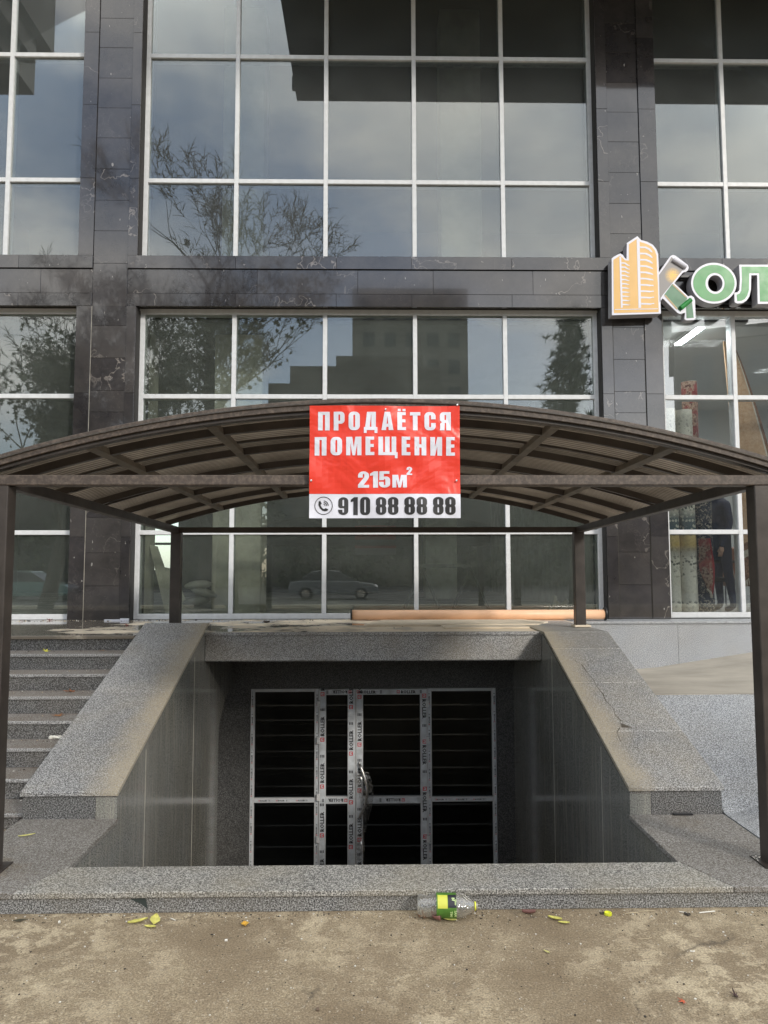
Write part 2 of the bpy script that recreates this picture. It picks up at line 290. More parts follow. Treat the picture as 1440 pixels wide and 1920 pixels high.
# ------------------------------------------------------------------ mesh helpers
class MB:
    def __init__(s): s.v = []; s.f = []; s.m = []
    def add(s, vs, fs, mi=0):
        o = len(s.v); s.v += [tuple(v) for v in vs]; s.f += [tuple(o+i for i in f) for f in fs]; s.m += [mi]*len(fs); return s
    def box(s, x0, y0, z0, x1, y1, z1, mi=0):
        vs = [(x0, y0, z0), (x1, y0, z0), (x1, y1, z0), (x0, y1, z0), (x0, y0, z1), (x1, y0, z1), (x1, y1, z1), (x0, y1, z1)]
        return s.add(vs, [(0, 3, 2, 1), (4, 5, 6, 7), (0, 1, 5, 4), (1, 2, 6, 5), (2, 3, 7, 6), (3, 0, 4, 7)], mi)
    def prism(s, pts, d, mi=0):      # planar polygon pts extruded by vector d
        n = len(pts); d = Vector(d); P = [Vector(p) for p in pts]; Q = [p+d for p in P]
        return s.add(P+Q, [tuple(range(n))[::-1], tuple(range(n, 2*n))]+[(i, (i+1) % n, n+(i+1) % n, n+i) for i in range(n)], mi)
    def yz(s, prof, x0, x1, mi=0): return s.prism([(x0, y, z) for y, z in prof], (x1-x0, 0, 0), mi)
    def tube(s, pts, rs, n=8, mi=0, cap=True, square=False):
        pts = [Vector(p) for p in pts]
        if not isinstance(rs, (list, tuple)): rs = [rs]*len(pts)
        rings = []; ref = None
        for i, p in enumerate(pts):
            d = (pts[min(i+1, len(pts)-1)]-pts[max(i-1, 0)]).normalized()
            if ref is None: ref = Vector((0, 0, 1)) if abs(d.z) < .9 else Vector((1, 0, 0))
            a = d.cross(ref)
            if a.length < 1e-4: a = d.cross(Vector((0, 1, 0)))
            a.normalize(); b = a.cross(d); ref = b.cross(d)*0+b
            rings.append([p+(a*math.cos(2*math.pi*(k+.5*square)/n)+b*math.sin(2*math.pi*(k+.5*square)/n))*rs[i] for k in range(n)])
        vs = [v for r in rings for v in r]; fs = []
        for i in range(len(pts)-1):
            for k in range(n): fs.append((i*n+k, i*n+(k+1) % n, (i+1)*n+(k+1) % n, (i+1)*n+k))
        if cap: fs += [tuple(range(n))[::-1], tuple(range((len(pts)-1)*n, len(pts)*n))]
        return s.add(vs, fs, mi)
    def ell(s, c, r, nu=10, nv=7, mi=0, jit=0, rot=None):
        c = Vector(c); vs = []; fs = []
        for i in range(nv+1):
            th = math.pi*i/nv
            for j in range(nu):
                ph = 2*math.pi*j/nu; k = 1+random.uniform(-jit, jit)
                v = Vector((r[0]*math.sin(th)*math.cos(ph)*k, r[1]*math.sin(th)*math.sin(ph)*k, r[2]*math.cos(th)*k))
                if rot: v = rot @ v
                vs.append(c+v)
        for i in range(nv):
            for j in range(nu): fs.append((i*nu+j, (i+1)*nu+j, (i+1)*nu+(j+1) % nu, i*nu+(j+1) % nu))
        return s.add(vs, fs, mi)
    def mesh(s, me, mat=None, mi=0):
        return s.add([(mat @ v.co) if mat else v.co for v in me.vertices], [tuple(p.vertices) for p in me.polygons], mi)
    def build(s, name, mats, parent=None, bevel=0, smooth=False, local=False, seg=1):
        me = bpy.data.meshes.new(name)
        off = Vector((0, 0, 0))
        if parent is not None and not local: off = Vector(parent.get('_wl', (0, 0, 0)))
        me.from_pydata([tuple(Vector(v)-off) for v in s.v], [], s.f)
        if not isinstance(mats, (list, tuple)): mats = [mats]
        for m in mats: me.materials.append(m)
        me.polygons.foreach_set('material_index', s.m)
        bm = bmesh.new(); bm.from_mesh(me); bmesh.ops.recalc_face_normals(bm, faces=bm.faces); bm.to_mesh(me); bm.free()
        if smooth: me.polygons.foreach_set('use_smooth', [True]*len(me.polygons))
        me.update()
        o = bpy.data.objects.new(name, me); COL.objects.link(o)
        if parent is not None: o.parent = parent; o['_wl'] = list(off)
        if bevel:
            b = o.modifiers.new('bevel', 'BEVEL'); b.width = bevel; b.segments = seg; b.limit_method = 'ANGLE'; b.angle_limit = R(40)
        return o

def thing(name, label, cat, loc=(0, 0, 0), rz=0, group=None):
    o = bpy.data.objects.new(name, None); COL.objects.link(o); o.location = loc; o.rotation_euler = (0, 0, rz); o.empty_display_size = .1
    o['_wl'] = list(loc); return tag(o, label, cat, group)
def tag(o, label=None, cat=None, group=None, kind=None):
    for k, v in (('label', label), ('category', cat), ('group', group), ('kind', kind)):
        if v: o[k] = v
    return o
def copy_tree(o, parent=None):
    c = o.copy(); COL.objects.link(c); c.parent = parent
    for ch in [x for x in bpy.data.objects if x.parent == o and x != c]: copy_tree(ch, c)
    return c

# ------------------------------------------------------------------ glyphs: filled 2-D outlines turned into thin meshes
def fill(polys, ext=.001):
    cu = bpy.data.curves.new('g', 'CURVE'); cu.dimensions = '2D'; cu.fill_mode = 'BOTH'; cu.extrude = ext
    for pl in polys:
        sp = cu.splines.new('POLY'); sp.points.add(len(pl)-1)
        for i, (x, y) in enumerate(pl): sp.points[i].co = (x, y, 0, 1)
        sp.use_cyclic_u = True
    o = bpy.data.objects.new('g', cu); COL.objects.link(o)
    me = bpy.data.meshes.new_from_object(o); bpy.data.objects.remove(o); bpy.data.curves.remove(cu); return me
def arc(cx, cy, rx, ry, a0, a1, n=8):
    return [(cx+rx*math.cos(R(a0+(a1-a0)*i/n)), cy+ry*math.sin(R(a0+(a1-a0)*i/n))) for i in range(n+1)]
def rr(x0, y0, x1, y1, r, n=5):
    rx = min(r, (x1-x0)/2-.0001); ry = min(r, (y1-y0)/2-.0001)
    return arc(x1-rx, y1-ry, rx, ry, 0, 90, n)+arc(x0+rx, y1-ry, rx, ry, 90, 180, n)+arc(x0+rx, y0+ry, rx, ry, 180, 270, n)+arc(x1-rx, y0+ry, rx, ry, 270, 360, n)
s_ = .25
G = {
 'П': (.62, [[[(0, 0), (0, 1), (.62, 1), (.62, 0), (.37, 0), (.37, .84), (.25, .84), (.25, 0)]]]),
 'Р': (.58, [[[(0, 0), (0, 1)]+arc(.38, .80, .20, .20, 90, 0)+arc(.38, .55, .20, .19, 0, -90)+[(.25, .36), (.25, 0)], rr(.25, .52, .34, .85, .03)]]),
 'О': (.60, [[rr(0, 0, .60, 1, .24), rr(.25, .16, .35, .84, .05)]]),
 'Д': (.72, [[[(0, -.16), (0, .17), (.07, .17), (.17, 1), (.64, 1), (.64, .17), (.72, .17), (.72, -.16), (.57, -.16), (.57, 0), (.15, 0), (.15, -.16)], [(.31, .18), (.385, .84), (.40, .84), (.40, .18)]]]),
 'А': (.64, [[[(0, 0), (.17, 1), (.47, 1), (.64, 0), (.39, 0), (.375, .18), (.265, .18), (.25, 0)], [(.28, .35), (.32, .78), (.36, .35)]]]),
 'Е': (.46, [[[(0, 0), (0, 1), (.45, 1), (.45, .83), (.25, .83), (.25, .60), (.43, .60), (.43, .43), (.25, .43), (.25, .17), (.46, .17), (.46, 0)]]]),
 'Ё': (.46, [[[(0, 0), (0, 1), (.45, 1), (.45, .83), (.25, .83), (.25, .60), (.43, .60), (.43, .43), (.25, .43), (.25, .17), (.46, .17), (.46, 0)]], [[(.02, 1.05), (.02, 1.18), (.18, 1.18), (.18, 1.05)]], [[(.28, 1.05), (.28, 1.18), (.44, 1.18), (.44, 1.05)]]]),
 'Т': (.56, [[[(0, 1), (.56, 1), (.56, .82), (.405, .82), (.405, 0), (.155, 0), (.155, .82), (0, .82)]]]),
 'С': (.60, [[[(.60, .60)]+arc(.36, .76, .24, .24, 0, 90)+arc(.24, .76, .24, .24, 90, 180)+arc(.24, .24, .24, .24, 180, 270)+arc(.36, .24, .24, .24, 270, 360)+[(.60, .40), (.35, .40), (.35, .20), (.30, .16), (.25, .20), (.25, .80), (.30, .84), (.35, .80), (.35, .60)]]]),
 'Я': (.60, [[[(.60, 0), (.60, 1)]+arc(.21, .80, .20, .20, 90, 180)+arc(.21, .60, .20, .16, 180, 250, 4)+arc(.21, .30, .19, .16, 110, 180, 4)+[(.02, .12), (0, 0), (.25, 0), (.27, .40), (.35, .42), (.35, 0)], rr(.26, .56, .35, .85, .03)]]),
 'М': (.80, [[[(0, 0), (0, 1), (.32, 1), (.40, .42), (.48, 1), (.80, 1), (.80, 0), (.58, 0), (.58, .66), (.47, 0), (.33, 0), (.22, .66), (.22, 0)]]]),
 'Щ': (1.0, [[[(0, 0), (0, 1), (.24, 1), (.24, .16), (.345, .16), (.345, 1), (.585, 1), (.585, .16), (.69, .16), (.69, 1), (.93, 1), (.93, .16), (1.0, .16), (1.0, -.16), (.86, -.16), (.86, 0)]]]),
 'Н': (.62, [[[(0, 0), (0, 1), (.25, 1), (.25, .60), (.37, .60), (.37, 1), (.62, 1), (.62, 0), (.37, 0), (.37, .42), (.25, .42), (.25, 0)]]]),
 'И': (.62, [[[(0, 0), (0, 1), (.25, 1), (.25, .46), (.37, 1), (.62, 1), (.62, 0), (.37, 0), (.37, .52), (.25, 0)]]]),
 '0': (.56, [[rr(0, 0, .56, 1, .22), rr(.235, .14, .325, .86, .045)]]),
 '1': (.40, [[[(.15, 0), (.15, .76), (0, .72), (0, .86), (.20, 1), (.40, 1), (.40, 0)]]]),
 '2': (.56, [[[(0, 0), (0, .18), (.30, .62), (.32, .72), (.32, .80), (.28, .85), (.24, .80), (.24, .62), (0, .62), (0, .74)]+arc(.28, .74, .28, .26, 180, 0)+[(.56, .66), (.50, .52), (.29, .17), (.56, .17), (.56, 0)]]]),
 '5': (.56, [[[(.02, 1), (.52, 1), (.52, .84), (.24, .84), (.24, .66), (.30, .68)]+arc(.34, .46, .22, .22, 90, 0)+[(.56, .24)]+arc(.28, .22, .28, .22, 0, -180)+[(0, .36), (.24, .36), (.24, .18), (.28, .14), (.32, .18), (.32, .50), (.28, .54), (.24, .50), (.24, .46), (.01, .46)]]]),
 '9': (.56, [[arc(.28, .22, .28, .22, 180, 360)+arc(.28, .78, .28, .22, 0, 180)+[(0, .56)]+arc(.16, .52, .16, .14, 180, 270, 4)+[(.30, .39), (.325, .36), (.325, .16), (.28, .13), (.235, .16), (.235, .30), (0, .30)], rr(.235, .50, .325, .86, .04)]]),
 '8': (.58, [[arc(.29, .21, .29, .21, 180, 360)+[(.58, .40), (.53, .51), (.58, .60)]+arc(.29, .79, .29, .21, 0, 180)+[(0, .60), (.05, .51), (0, .40)], rr(.245, .13, .335, .43, .04), rr(.245, .58, .335, .87, .04)]]),
}
def word(mb, text, x, z, h, y, w=None, gap=.12, mi=0, ext=.0015, sp=.35):
    ws = [G[c][0] if c != ' ' else sp for c in text]
    tot = sum(ws)+gap*(len(text)-1); sx = (w/(tot)) if w else h
    cx = x
    for c, cw in zip(text, ws):
        if c != ' ':
            for polys in G[c][1]:
                me = fill(polys, 1.0)
                mb.add([(cx+v.co.x*sx, y+(0 if v.co.z > 0 else ext), z+v.co.y*h) for v in me.vertices], [tuple(p.vertices) for p in me.polygons], mi)
                bpy.data.meshes.remove(me)
        cx += (cw+gap)*sx
_tm = {}
def ftext(text, bold=.0):
    if (text, bold) not in _tm:
        cu = bpy.data.curves.new('t', 'FONT'); cu.body = text; cu.size = 1; cu.offset = bold; cu.resolution_u = 1; cu.align_x = 'LEFT'
        o = bpy.data.objects.new('t', cu); COL.objects.link(o)
        me = bpy.data.meshes.new_from_object(o); bpy.data.objects.remove(o)
        _tm[(text, bold)] = me
    return _tm[(text, bold)]
def put_text(mb, text, x, z, h, y, ang=0, bold=.02, mi=0, flat=None, sx=1.0):
    """text standing in the facade plane, read from -Y; ang degrees; flat: 'down' lays it on an underside"""
    me = ftext(text, bold); c, s = math.cos(R(ang)), math.sin(R(ang)); k = h/.70
    vs = []
    for v in me.vertices:
        a, b = v.co.x*k*sx, v.co.y*k; X, Z = a*c-b*s, a*s+b*c
        vs.append((x+X, y+(Z if flat == 'down' else 0), z+(0 if flat else Z)))
    mb.add(vs, [tuple(p.vertices) for p in me.polygons], mi)

# ================================================================== SETTING
g = MB()
g.add([(-150, -120, 0), (150, -120, 0), (150, 3.45, 0), (-150, 3.45, 0)], [(0, 1, 2, 3)])
g.add([(-150, 3.45, 0), (-1.9, 3.45, 0), (-1.9, 60, 0), (-150, 60, 0)], [(0, 1, 2, 3)])
g.add([(1.9, 3.45, 0), (150, 3.45, 0), (150, 60, 0), (1.9, 60, 0)], [(0, 1, 2, 3)])
tag(g.build('ground', M_['ground']), kind='structure')
g = MB(); g.box(-150, -60, .0, 150, -12, .012); tag(g.build('road', M_['asphalt']), kind='structure')
g = MB(); g.box(-150, -12.0, .0, 150, -11.7, .13); tag(g.build('kerb', M_['concrete'], bevel=.01), kind='structure')

# terrace in front of the building
g = MB()
g.box(-14, 6.43, 0, -2.06, 8.62, .94); g.box(-2.06, 6.66, .725, 2.06, 8.62, .94)
g.box(-14, 6.41, .9401, -2.057, 8.36, .97, 1); g.box(-2.054, 6.655, .9401, 2.1, 8.36, .97, 1)
tag(g.build('terrace', [M_['gr_riser'], M_['terrace']], bevel=.003), kind='structure')

# ================================================================== OFFICE BUILDING
B = thing('office_building', 'dark marble fronted building with white framed window walls and two rows of tall panes', 'building', (0, 8.4, 0))
# shell
g = MB()
for x0, x1 in ((-9.2, -8.6), (-3.43, -2.745), (2.665, 3.375), (8.9, 9.5)): g.box(x0, 8.38, -.02, x1, 8.9, 12)
for x0, x1 in ((-8.6, -3.43), (-2.745, 2.665), (3.375, 8.9)):
    g.box(x0, 8.38, 4.60, x1, 8.9, 5.17)
g.box(-9.2, 8.38, 10.5, 9.5, 8.9, 12)
g.build('facade_core', M_['backing'], B)
M_['soffit'] = pm('dark_soffit_paint', (.035, .034, .036), .7, var=(1.5, .2))
g = MB(); g.box(-1.17, 6.2, 8.74, 12, 8.38, 14, 0); g.box(-14, 6.2, 8.80, -5.2, 8.38, 14, 0); g.box(-5.2, 6.2, 9.45, -4.92, 8.38, 14, 0); g.box(-5.2, 6.5, 9.1, -5.05, 8.38, 9.45, 0)
g.box(-1.25, 6.12, 8.95, 12, 6.2, 9.15, 0)
g.build('overhang', M_['soffit'], B)
# marble slabs
J = .003
def slabs(g, x0, z0, x1, z1, y, splits, vert=True, jig=0):
    c = sorted(splits); cs = [c0 for c0 in c if (z0 if vert else x0) < c0 < (z1 if vert else x1)]
    e = [z0 if vert else x0]+cs+[z1 if vert else x1]
    for a, b in zip(e[:-1], e[1:]):
        yy = y+random.uniform(-.0012, .0012)
        if vert: g.box(x0+J/2, yy, a+J/2, x1-J/2, 8.379, b-J/2)
        else: g.box(a+J/2, yy, z0+J/2, b-J/2, 8.379, z1-J/2)
ZJ = [1.35, 1.72, 2.12, 2.52, 2.93, 3.33, 3.58, 3.96, 4.34, 5.08, 5.47, 5.84, 6.22, 6.60, 6.97, 7.34, 7.72, 8.09, 8.5, 8.9, 9.3]
g = MB()
for (a, b, c, d) in ((-3.425, -3.25, -2.85, -2.74), (2.66, 2.79, 3.165, 3.37)):
    slabs(g, b, .965, c, 4.6, 8.352, ZJ); slabs(g, b, 4.6, c, 10, 8.352, ZJ)
    for q0, q1 in ((a, b), (c, d)):
        slabs(g, q0, .965, q1, 4.57, 8.340, [1.9, 2.75, 3.55]); slabs(g, q0, 5.17, q1, 10, 8.335, [6.1, 7.0, 7.9, 8.8])
for (a, b, js) in ((-8.7, -3.25, [-7.6, -6.4, -5.2, -4.1]), (-2.85, 2.79, [-1.6, -.43, .45, 1.62]), (3.165, 8.9, [4.1, 5.2, 6.4, 7.6])):
    slabs(g, a, 5.015, b, 5.17, 8.330, js, False)
    slabs(g, a, 4.725, b, 5.012, 8.352, [j+.25 for j in js], False); slabs(g, a, 4.57, b, 4.722, 8.343, js, False)
for a, b in ((-3.25, -2.85), (2.79, 3.165)): slabs(g, a, 4.57, b, 5.17, 8.352, [4.725, 5.08], True)
g.build('marble_cladding', M_['marble'], B, bevel=.0012)
# reveals
for x in (-3.425, -2.742, 2.662, 3.373):
    for z0, z1 in ((.965, 4.56), (5.19, 10)):
        g = MB(); g.box(x-.006, 8.36, z0, x+.006, 8.52, z1); g.build('reveal', M_['backing'], B)
for a in (-2.845, 2.792, -3.252, 3.163):
    g = MB(); g.box(a-.004, 8.347, .965, a+.004, 8.353, 4.57); g.build('vertical_joint', M_['groove' if a not in (-3.252,) else 'joint'], B)

# windows
FY = 8.50
def window(x0, x1, z0, z1, mull, tran, gm, label, royal=()):
    g = MB(); D = .13
    g.box(x0-.035, FY, z0-.035, x0+.028, FY+D, z1+.035); g.box(x1-.028, FY, z0-.035, x1+.035, FY+D, z1+.035)
    g.box(x0+.028, FY, z0-.035, x1-.028, FY+D, z0+.026); g.box(x0+.028, FY, z1-.028, x1-.028, FY+D, z1+.035)
    xs = [x0+.028]+[v for m in mull for v in (m-.025, m+.025)]+[x1-.028]
    for m in mull: g.box(m-.025, FY-.002, z0+.026, m+.025, FY+D, z1-.028)
    for tz in tran:
        for a, b in zip(xs[::2], xs[1::2]): g.box(a, FY, tz-.026, b, FY+D-.004, tz+.026)
    fr = g.build('window', M_['whiteframe'], B, bevel=.003); tag(fr, label)
    g = MB(); g.box(x0+.02, FY+.03, z0+.02, x1-.02, FY+.036, z1-.02); g.build('glass', gm, fr)
    if royal:
        g = MB(); h = MB()
        for tz in royal:
            for a, b in zip(xs[::2], xs[1::2]):
                h.box(a+.01, FY+.045, tz-.0285, b-.01, FY+.122, tz-.0265)
                x = a+.03
                k = 0
                while x < b-.12:
                    put_text(g, ('ROYAL', 'TECOR')[k % 2], x, tz-.0292, .020, FY+(.072, .11)[k % 2], flat='down', bold=.03); x += .115; k += 1
        h.build('frame_tape', M_['framedirt'], fr); g.build('tape_lettering', M_['print_grey'], fr)
    return fr
XS = [-2.715, -1.637, -.569, .494, 1.560, 2.636]
window(XS[0], XS[-1], 5.205, 10.2, XS[1:-1], [6.165, 7.735, 9.4], M_['glass_up'], 'upper middle window wall of five pane columns', (6.165, 7.735))
window(XS[0], XS[-1], 1.0, 4.56, XS[1:-1], [1.957, 3.549], M_['glass_lo'], 'ground floor window wall behind the canopy', ())
window(-7.6, -3.455, 5.205, 10.2, [-6.4, -5.37, -4.35], [6.165, 7.735, 9.4], M_['glass_up'], 'upper window at the left edge', (6.165, 7.735))
window(-7.6, -3.455, 1.0, 4.56, [-6.6, -5.55, -4.62], [1.957, 3.549], M_['glass_lo'], 'ground floor window at the left edge')
window(3.40, 8.6, 5.205, 10.2, [4.262, 5.3, 6.4, 7.5], [6.165, 7.735, 9.4], M_['glass_up'], 'upper window at the right edge', (6.165, 7.735))
window(3.42, 8.6, 1.0, 4.56, [4.285, 5.35, 6.4, 7.5], [1.957, 3.549], M_['glass_shop'], 'carpet shop window')

# interior
g = MB()
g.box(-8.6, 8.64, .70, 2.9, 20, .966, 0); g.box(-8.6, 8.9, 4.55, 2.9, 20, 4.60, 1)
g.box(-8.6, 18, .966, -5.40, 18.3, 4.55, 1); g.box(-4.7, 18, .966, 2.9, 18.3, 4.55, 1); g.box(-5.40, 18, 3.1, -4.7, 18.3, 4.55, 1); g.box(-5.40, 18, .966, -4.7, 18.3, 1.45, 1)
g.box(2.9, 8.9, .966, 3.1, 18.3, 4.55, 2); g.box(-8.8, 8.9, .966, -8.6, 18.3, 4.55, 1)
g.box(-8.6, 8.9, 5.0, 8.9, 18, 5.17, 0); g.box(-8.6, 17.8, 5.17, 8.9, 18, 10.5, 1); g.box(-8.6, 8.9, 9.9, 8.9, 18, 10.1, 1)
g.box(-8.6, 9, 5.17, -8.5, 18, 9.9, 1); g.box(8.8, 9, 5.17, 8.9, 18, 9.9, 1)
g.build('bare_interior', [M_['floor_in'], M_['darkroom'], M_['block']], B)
g = MB(); g.box(-2.03, 9.3, .966, -1.42, 9.85, 4.55); g.build('column', M_['concrete'], B, bevel=.01)
g = MB(); g.box(-3.3, 8.95, .966, -2.80, 9.5, 4.55); g.build('column', M_['concrete'], B, bevel=.01)
g = MB(); g.box(1.0, 14, .966, 1.6, 14.6, 4.55); g.build('column', M_['concrete'], B, bevel=.01)
for x in (-1.9, 1.3):
    g = MB(); g.box(x-.3, 10.4, 5.17, x+.3, 10.9, 9.9); g.build('column', M_['concrete'], B, bevel=.01)
g = MB()
for x in (-5.38, -4.72): g.box(x-.03, 18.05, 1.45, x+.03, 18.12, 3.1)
for z in (1.48, 2.15, 3.07): g.box(-5.38, 18.06, z-.03, -4.72, 18.11, z+.03)
g.build('rear_window_frame', M_['black'], B)
# shop interior
g = MB()
g.box(3.1, 8.64, .70, 8.9, 14, .966, 1); g.box(3.11, 8.92, 4.545, 8.9, 14, 4.60, 0); g.box(3.1, 13.8, .966, 8.9, 14, 4.545, 0); g.box(8.8, 8.9, .966, 8.9, 13.8, 4.545, 0); g.box(3.101, 8.92, .966, 3.2, 13.8, 4.545, 0)
g.build('shop_interior', [M_['white_wall'], M_['shopfloor']], B)
# basement room behind the doors
g = MB()
g.box(-3.2, 8.12, -2.1, 3.2, 12, -2.02); g.box(-3.2, 11.9, -2.0, 3.2, 12, .6); g.box(-3.3, 8.12, -2.1, -3.2, 12, .6); g.box(3.2, 8.12, -2.1, 3.3, 12, .6); g.box(-3.3, 8.12, .6, 3.3, 12, .7)
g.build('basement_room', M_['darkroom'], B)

# ================================================================== BASEMENT ENTRANCE
E_ = thing('basement_entrance', 'grey granite stair pit with sloping parapets leading down to the basement doors', 'stairwell', (0, 5, 0))
# back wall with door opening
g = MB()
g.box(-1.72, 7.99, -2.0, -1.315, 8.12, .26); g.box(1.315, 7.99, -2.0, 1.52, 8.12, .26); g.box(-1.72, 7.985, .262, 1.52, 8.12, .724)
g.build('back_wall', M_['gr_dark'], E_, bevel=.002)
M_['pitstep'] = pm('dirty_pit_step', (.09, .078, .065), .85, var=(6, .5))
# pit floor and flight of stairs going down
g = MB(); g.box(-1.9, 6.9, -2.1, 1.5, 8.12, -1.93); g.build('pit_floor', M_['gr_tread'], E_)
for k in range(12):
    z = .093-.167*(k+1); y = 3.72+.265*k
    g = MB(); g.box(-1.49, y, z-.14, 1.49, y+.285, z-.012, 0); g.box(-1.49, y-.0, z-.0119, 1.49, y+.297, z, 1)
    g.build('step', M_['pitstep'], E_)
# side walls
zl = lambda y: .25+.349*(y-4.4)
g = MB(); g.yz([(3.73, -2.1), (7.27, -2.1), (7.27, .02), (7.62, .26), (8.0, .27), (8.0, .72), (6.63, .72), (6.63, .99), (4.42, .215), (4.42, .06), (3.73, .06)], -1.62, -1.499); g.build('side_wall', M_['pit'], E_)
g = MB(); g.box(-1.9, 7.27, -2.0, -1.8, 8.0, .6); g.box(-1.9, 7.2, .28, -1.62, 8.0, .3); g.build('side_recess', M_['black'], E_)
g = MB(); g.yz([(3.73, -2.1), (8.0, -2.1), (8.0, .72), (6.63, .72), (6.63, .97), (4.42, .215), (4.42, .06), (3.73, .06)], 1.499, 1.62); g.build('side_wall', M_['pit'], E_)
g = MB()
for sx in (-1, 1):
    x0, x1 = (1.497*sx, 1.4995*sx)
    def jn(y0, z0, y1, z1): g = MB(); g.box(min(x0, x1), y0, z0, max(x0, x1), y1, z1); g.build('slab_joint', M_['joint'], E_)
    Y1 = 7.02
    jn(6.25, -2, 6.256, .80); jn(4.95, -2, 4.956, .36)

# parapets
for sx, ytop, zadd in ((-1, 6.70, .02), (1, 6.50, 0)):
    xa, xb = (1.503, 2.045)
    if sx > 0: prof = [(4.42, .0), (4.42, .228), (ytop, zl(ytop)-.027), (7.9, zl(ytop)-.027), (7.9, 0)]
    else: prof = [(4.42, .0), (4.42, .222), (ytop, 1.052-.027), (ytop+.05, 1.02), (ytop+.05, 0)]
    if sx > 0: xs_ = (xa, xb)
    else: xs_ = (-2.045, -1.625)
    if sx > 0: xs_ = (1.625, 2.045)
    g = MB(); g.yz(prof, *xs_)
    # outward front stone strip at the pit edge
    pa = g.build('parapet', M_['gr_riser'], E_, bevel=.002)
    g = MB(); a, b = sorted((1.502*sx, 1.6235*sx)); g.yz([(4.421, .06), (4.421, prof[1][1]-.001), (4.47, prof[1][1]+.016), (4.47, .06)], a, b); g.build('corner_stone', M_['gr_flat'], pa)
    a, b = sorted((1.490*sx, 2.058*sx)); th = .026; e0 = (.249 if sx < 0 else .255)
    yb = 4.405
    pts = [(yb, e0-.006), (5.60, e0+(ytop and ((1.052 if sx < 0 else zl(ytop))-e0)*(5.60-yb)/(ytop-yb)))]
    z1 = (1.052 if sx < 0 else zl(ytop)); sl = (z1-e0)/(ytop-yb)
    cuts = [yb, 5.52, ytop] if sx < 0 else [yb, 4.98, 5.62, 6.18, ytop]
    g = MB()
    for c0, c1 in zip(cuts[:-1], cuts[1:]):
        c0 += .003; c1 -= .003
        g.yz([(c0, e0+sl*(c0-yb)-th), (c0, e0+sl*(c0-yb)), (c1, e0+sl*(c1-yb)), (c1, e0+sl*(c1-yb)-th)], a, b)
    if sx > 0: g.yz([(ytop+.001, z1-th), (ytop+.001, z1), (7.96, z1-.006), (7.96, z1-th)], a, b)
    else: g.yz([(ytop+.001, z1-th), (ytop+.001, z1), (ytop+.06, z1-.002), (ytop+.06, z1-th)], a, b)
    g.build('coping', M_['gr_cap'], pa, bevel=.004, seg=2)
# crack in the right coping
g = MB(); pts = []
for i, (px, py) in enumerate(((1.66, 5.98), (1.70, 5.90), (1.705, 5.78), (1.72, 5.66), (1.713, 5.56), (1.725, 5.45), (1.715, 5.36), (1.735, 5.26), (1.722, 5.18), (1.735, 5.10), (1.70, 5.02), (1.66, 4.96), (1.65, 4.86))): pts.append((px-.05, py, .255+.3475*(py-4.405)+.0006))
for i in range(len(pts)-1):
    w0 = random.uniform(.001, .0045); w1 = random.uniform(.001, .0045)
    p0, p1 = Vector(pts[i]), Vector(pts[i+1]); g.add([p0+Vector((-w0, 0, 0)), p0+Vector((w0, 0, 0)), p1+Vector((w1, 0, 0)), p1+Vector((-w1, 0, 0))], [(0, 1, 2, 3)])
q0 = Vector((1.60, 5.02, .255+.3475*.615+.0012)); g.add([q0+Vector((.06, 0, 0)), q0+Vector((.14, -.005, -.0017)), q0+Vector((.075, .05, .0174))], [(0, 1, 2)])
g.build('cracked_patch', pm('crack_dirt', (.10, .085, .065), .9), E_)
# lintel
g = MB(); g.box(-1.498, 6.632, .725, 1.498, 6.652, .945); g.box(-1.4975, 6.652, .715, 1.4975, 7.984, .7245)
g.build('lintel', M_['gr_wall'], E_, bevel=.002)
g = MB(); g.box(-1.4985, 6.618, .946, 1.4985, 6.652, .9745); g.build('lintel_coping', M_['gr_wall'], E_, bevel=.003)
# plinth beside and before the pit
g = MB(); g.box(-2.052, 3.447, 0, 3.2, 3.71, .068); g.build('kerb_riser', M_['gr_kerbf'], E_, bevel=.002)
g = MB()
g.prism([(-1.4995, 3.722, .0685), (1.4995, 3.722, .0685), (1.625, 3.434, .0685), (-1.625, 3.434, .0685)], (0, 0, .0275)); g.build('kerb_coping', M_['gr_kerb'], E_, bevel=.004, seg=2)
g = MB()
g.prism([(1.630, 3.434, .0685), (1.5015, 3.723, .0685), (1.489, 3.723, .0685), (1.489, 3.99, .0685), (2.052, 3.99, .0685), (2.052, 3.726, .0685), (3.2, 3.726, .0685), (3.2, 3.434, .0685)], (0, 0, .0275))
g.box(1.489, 3.9925, .0685, 2.052, 4.4185, .096); g.build('plinth_coping', M_['gr_flat'], E_, bevel=.004, seg=2)
g = MB(); g.prism([(-1.628, 3.434, .0685), (-1.5015, 3.723, .0685), (-1.489, 3.723, .0685), (-1.489, 4.4185, .0685), (-2.052, 4.4185, .0685), (-2.052, 3.434, .0685)], (0, 0, .0275)); g.build('plinth_coping', M_['gr_flat'], E_, bevel=.004, seg=2)
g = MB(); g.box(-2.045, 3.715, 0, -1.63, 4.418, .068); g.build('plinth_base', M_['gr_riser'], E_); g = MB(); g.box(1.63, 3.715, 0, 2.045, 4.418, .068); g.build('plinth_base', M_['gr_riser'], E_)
# broken-off chip in the kerb front
g = MB(); g.prism([(-1.105, 3.4462, .062), (-1.035, 3.4462, .064), (-1.030, 3.4462, .045), (-1.022, 3.4462, .016), (-1.055, 3.4462, .040)], (0, -.0012, 0)); g.build('dark_chip', pm('chip_fill', (.035, .045, .042), .8), E_)

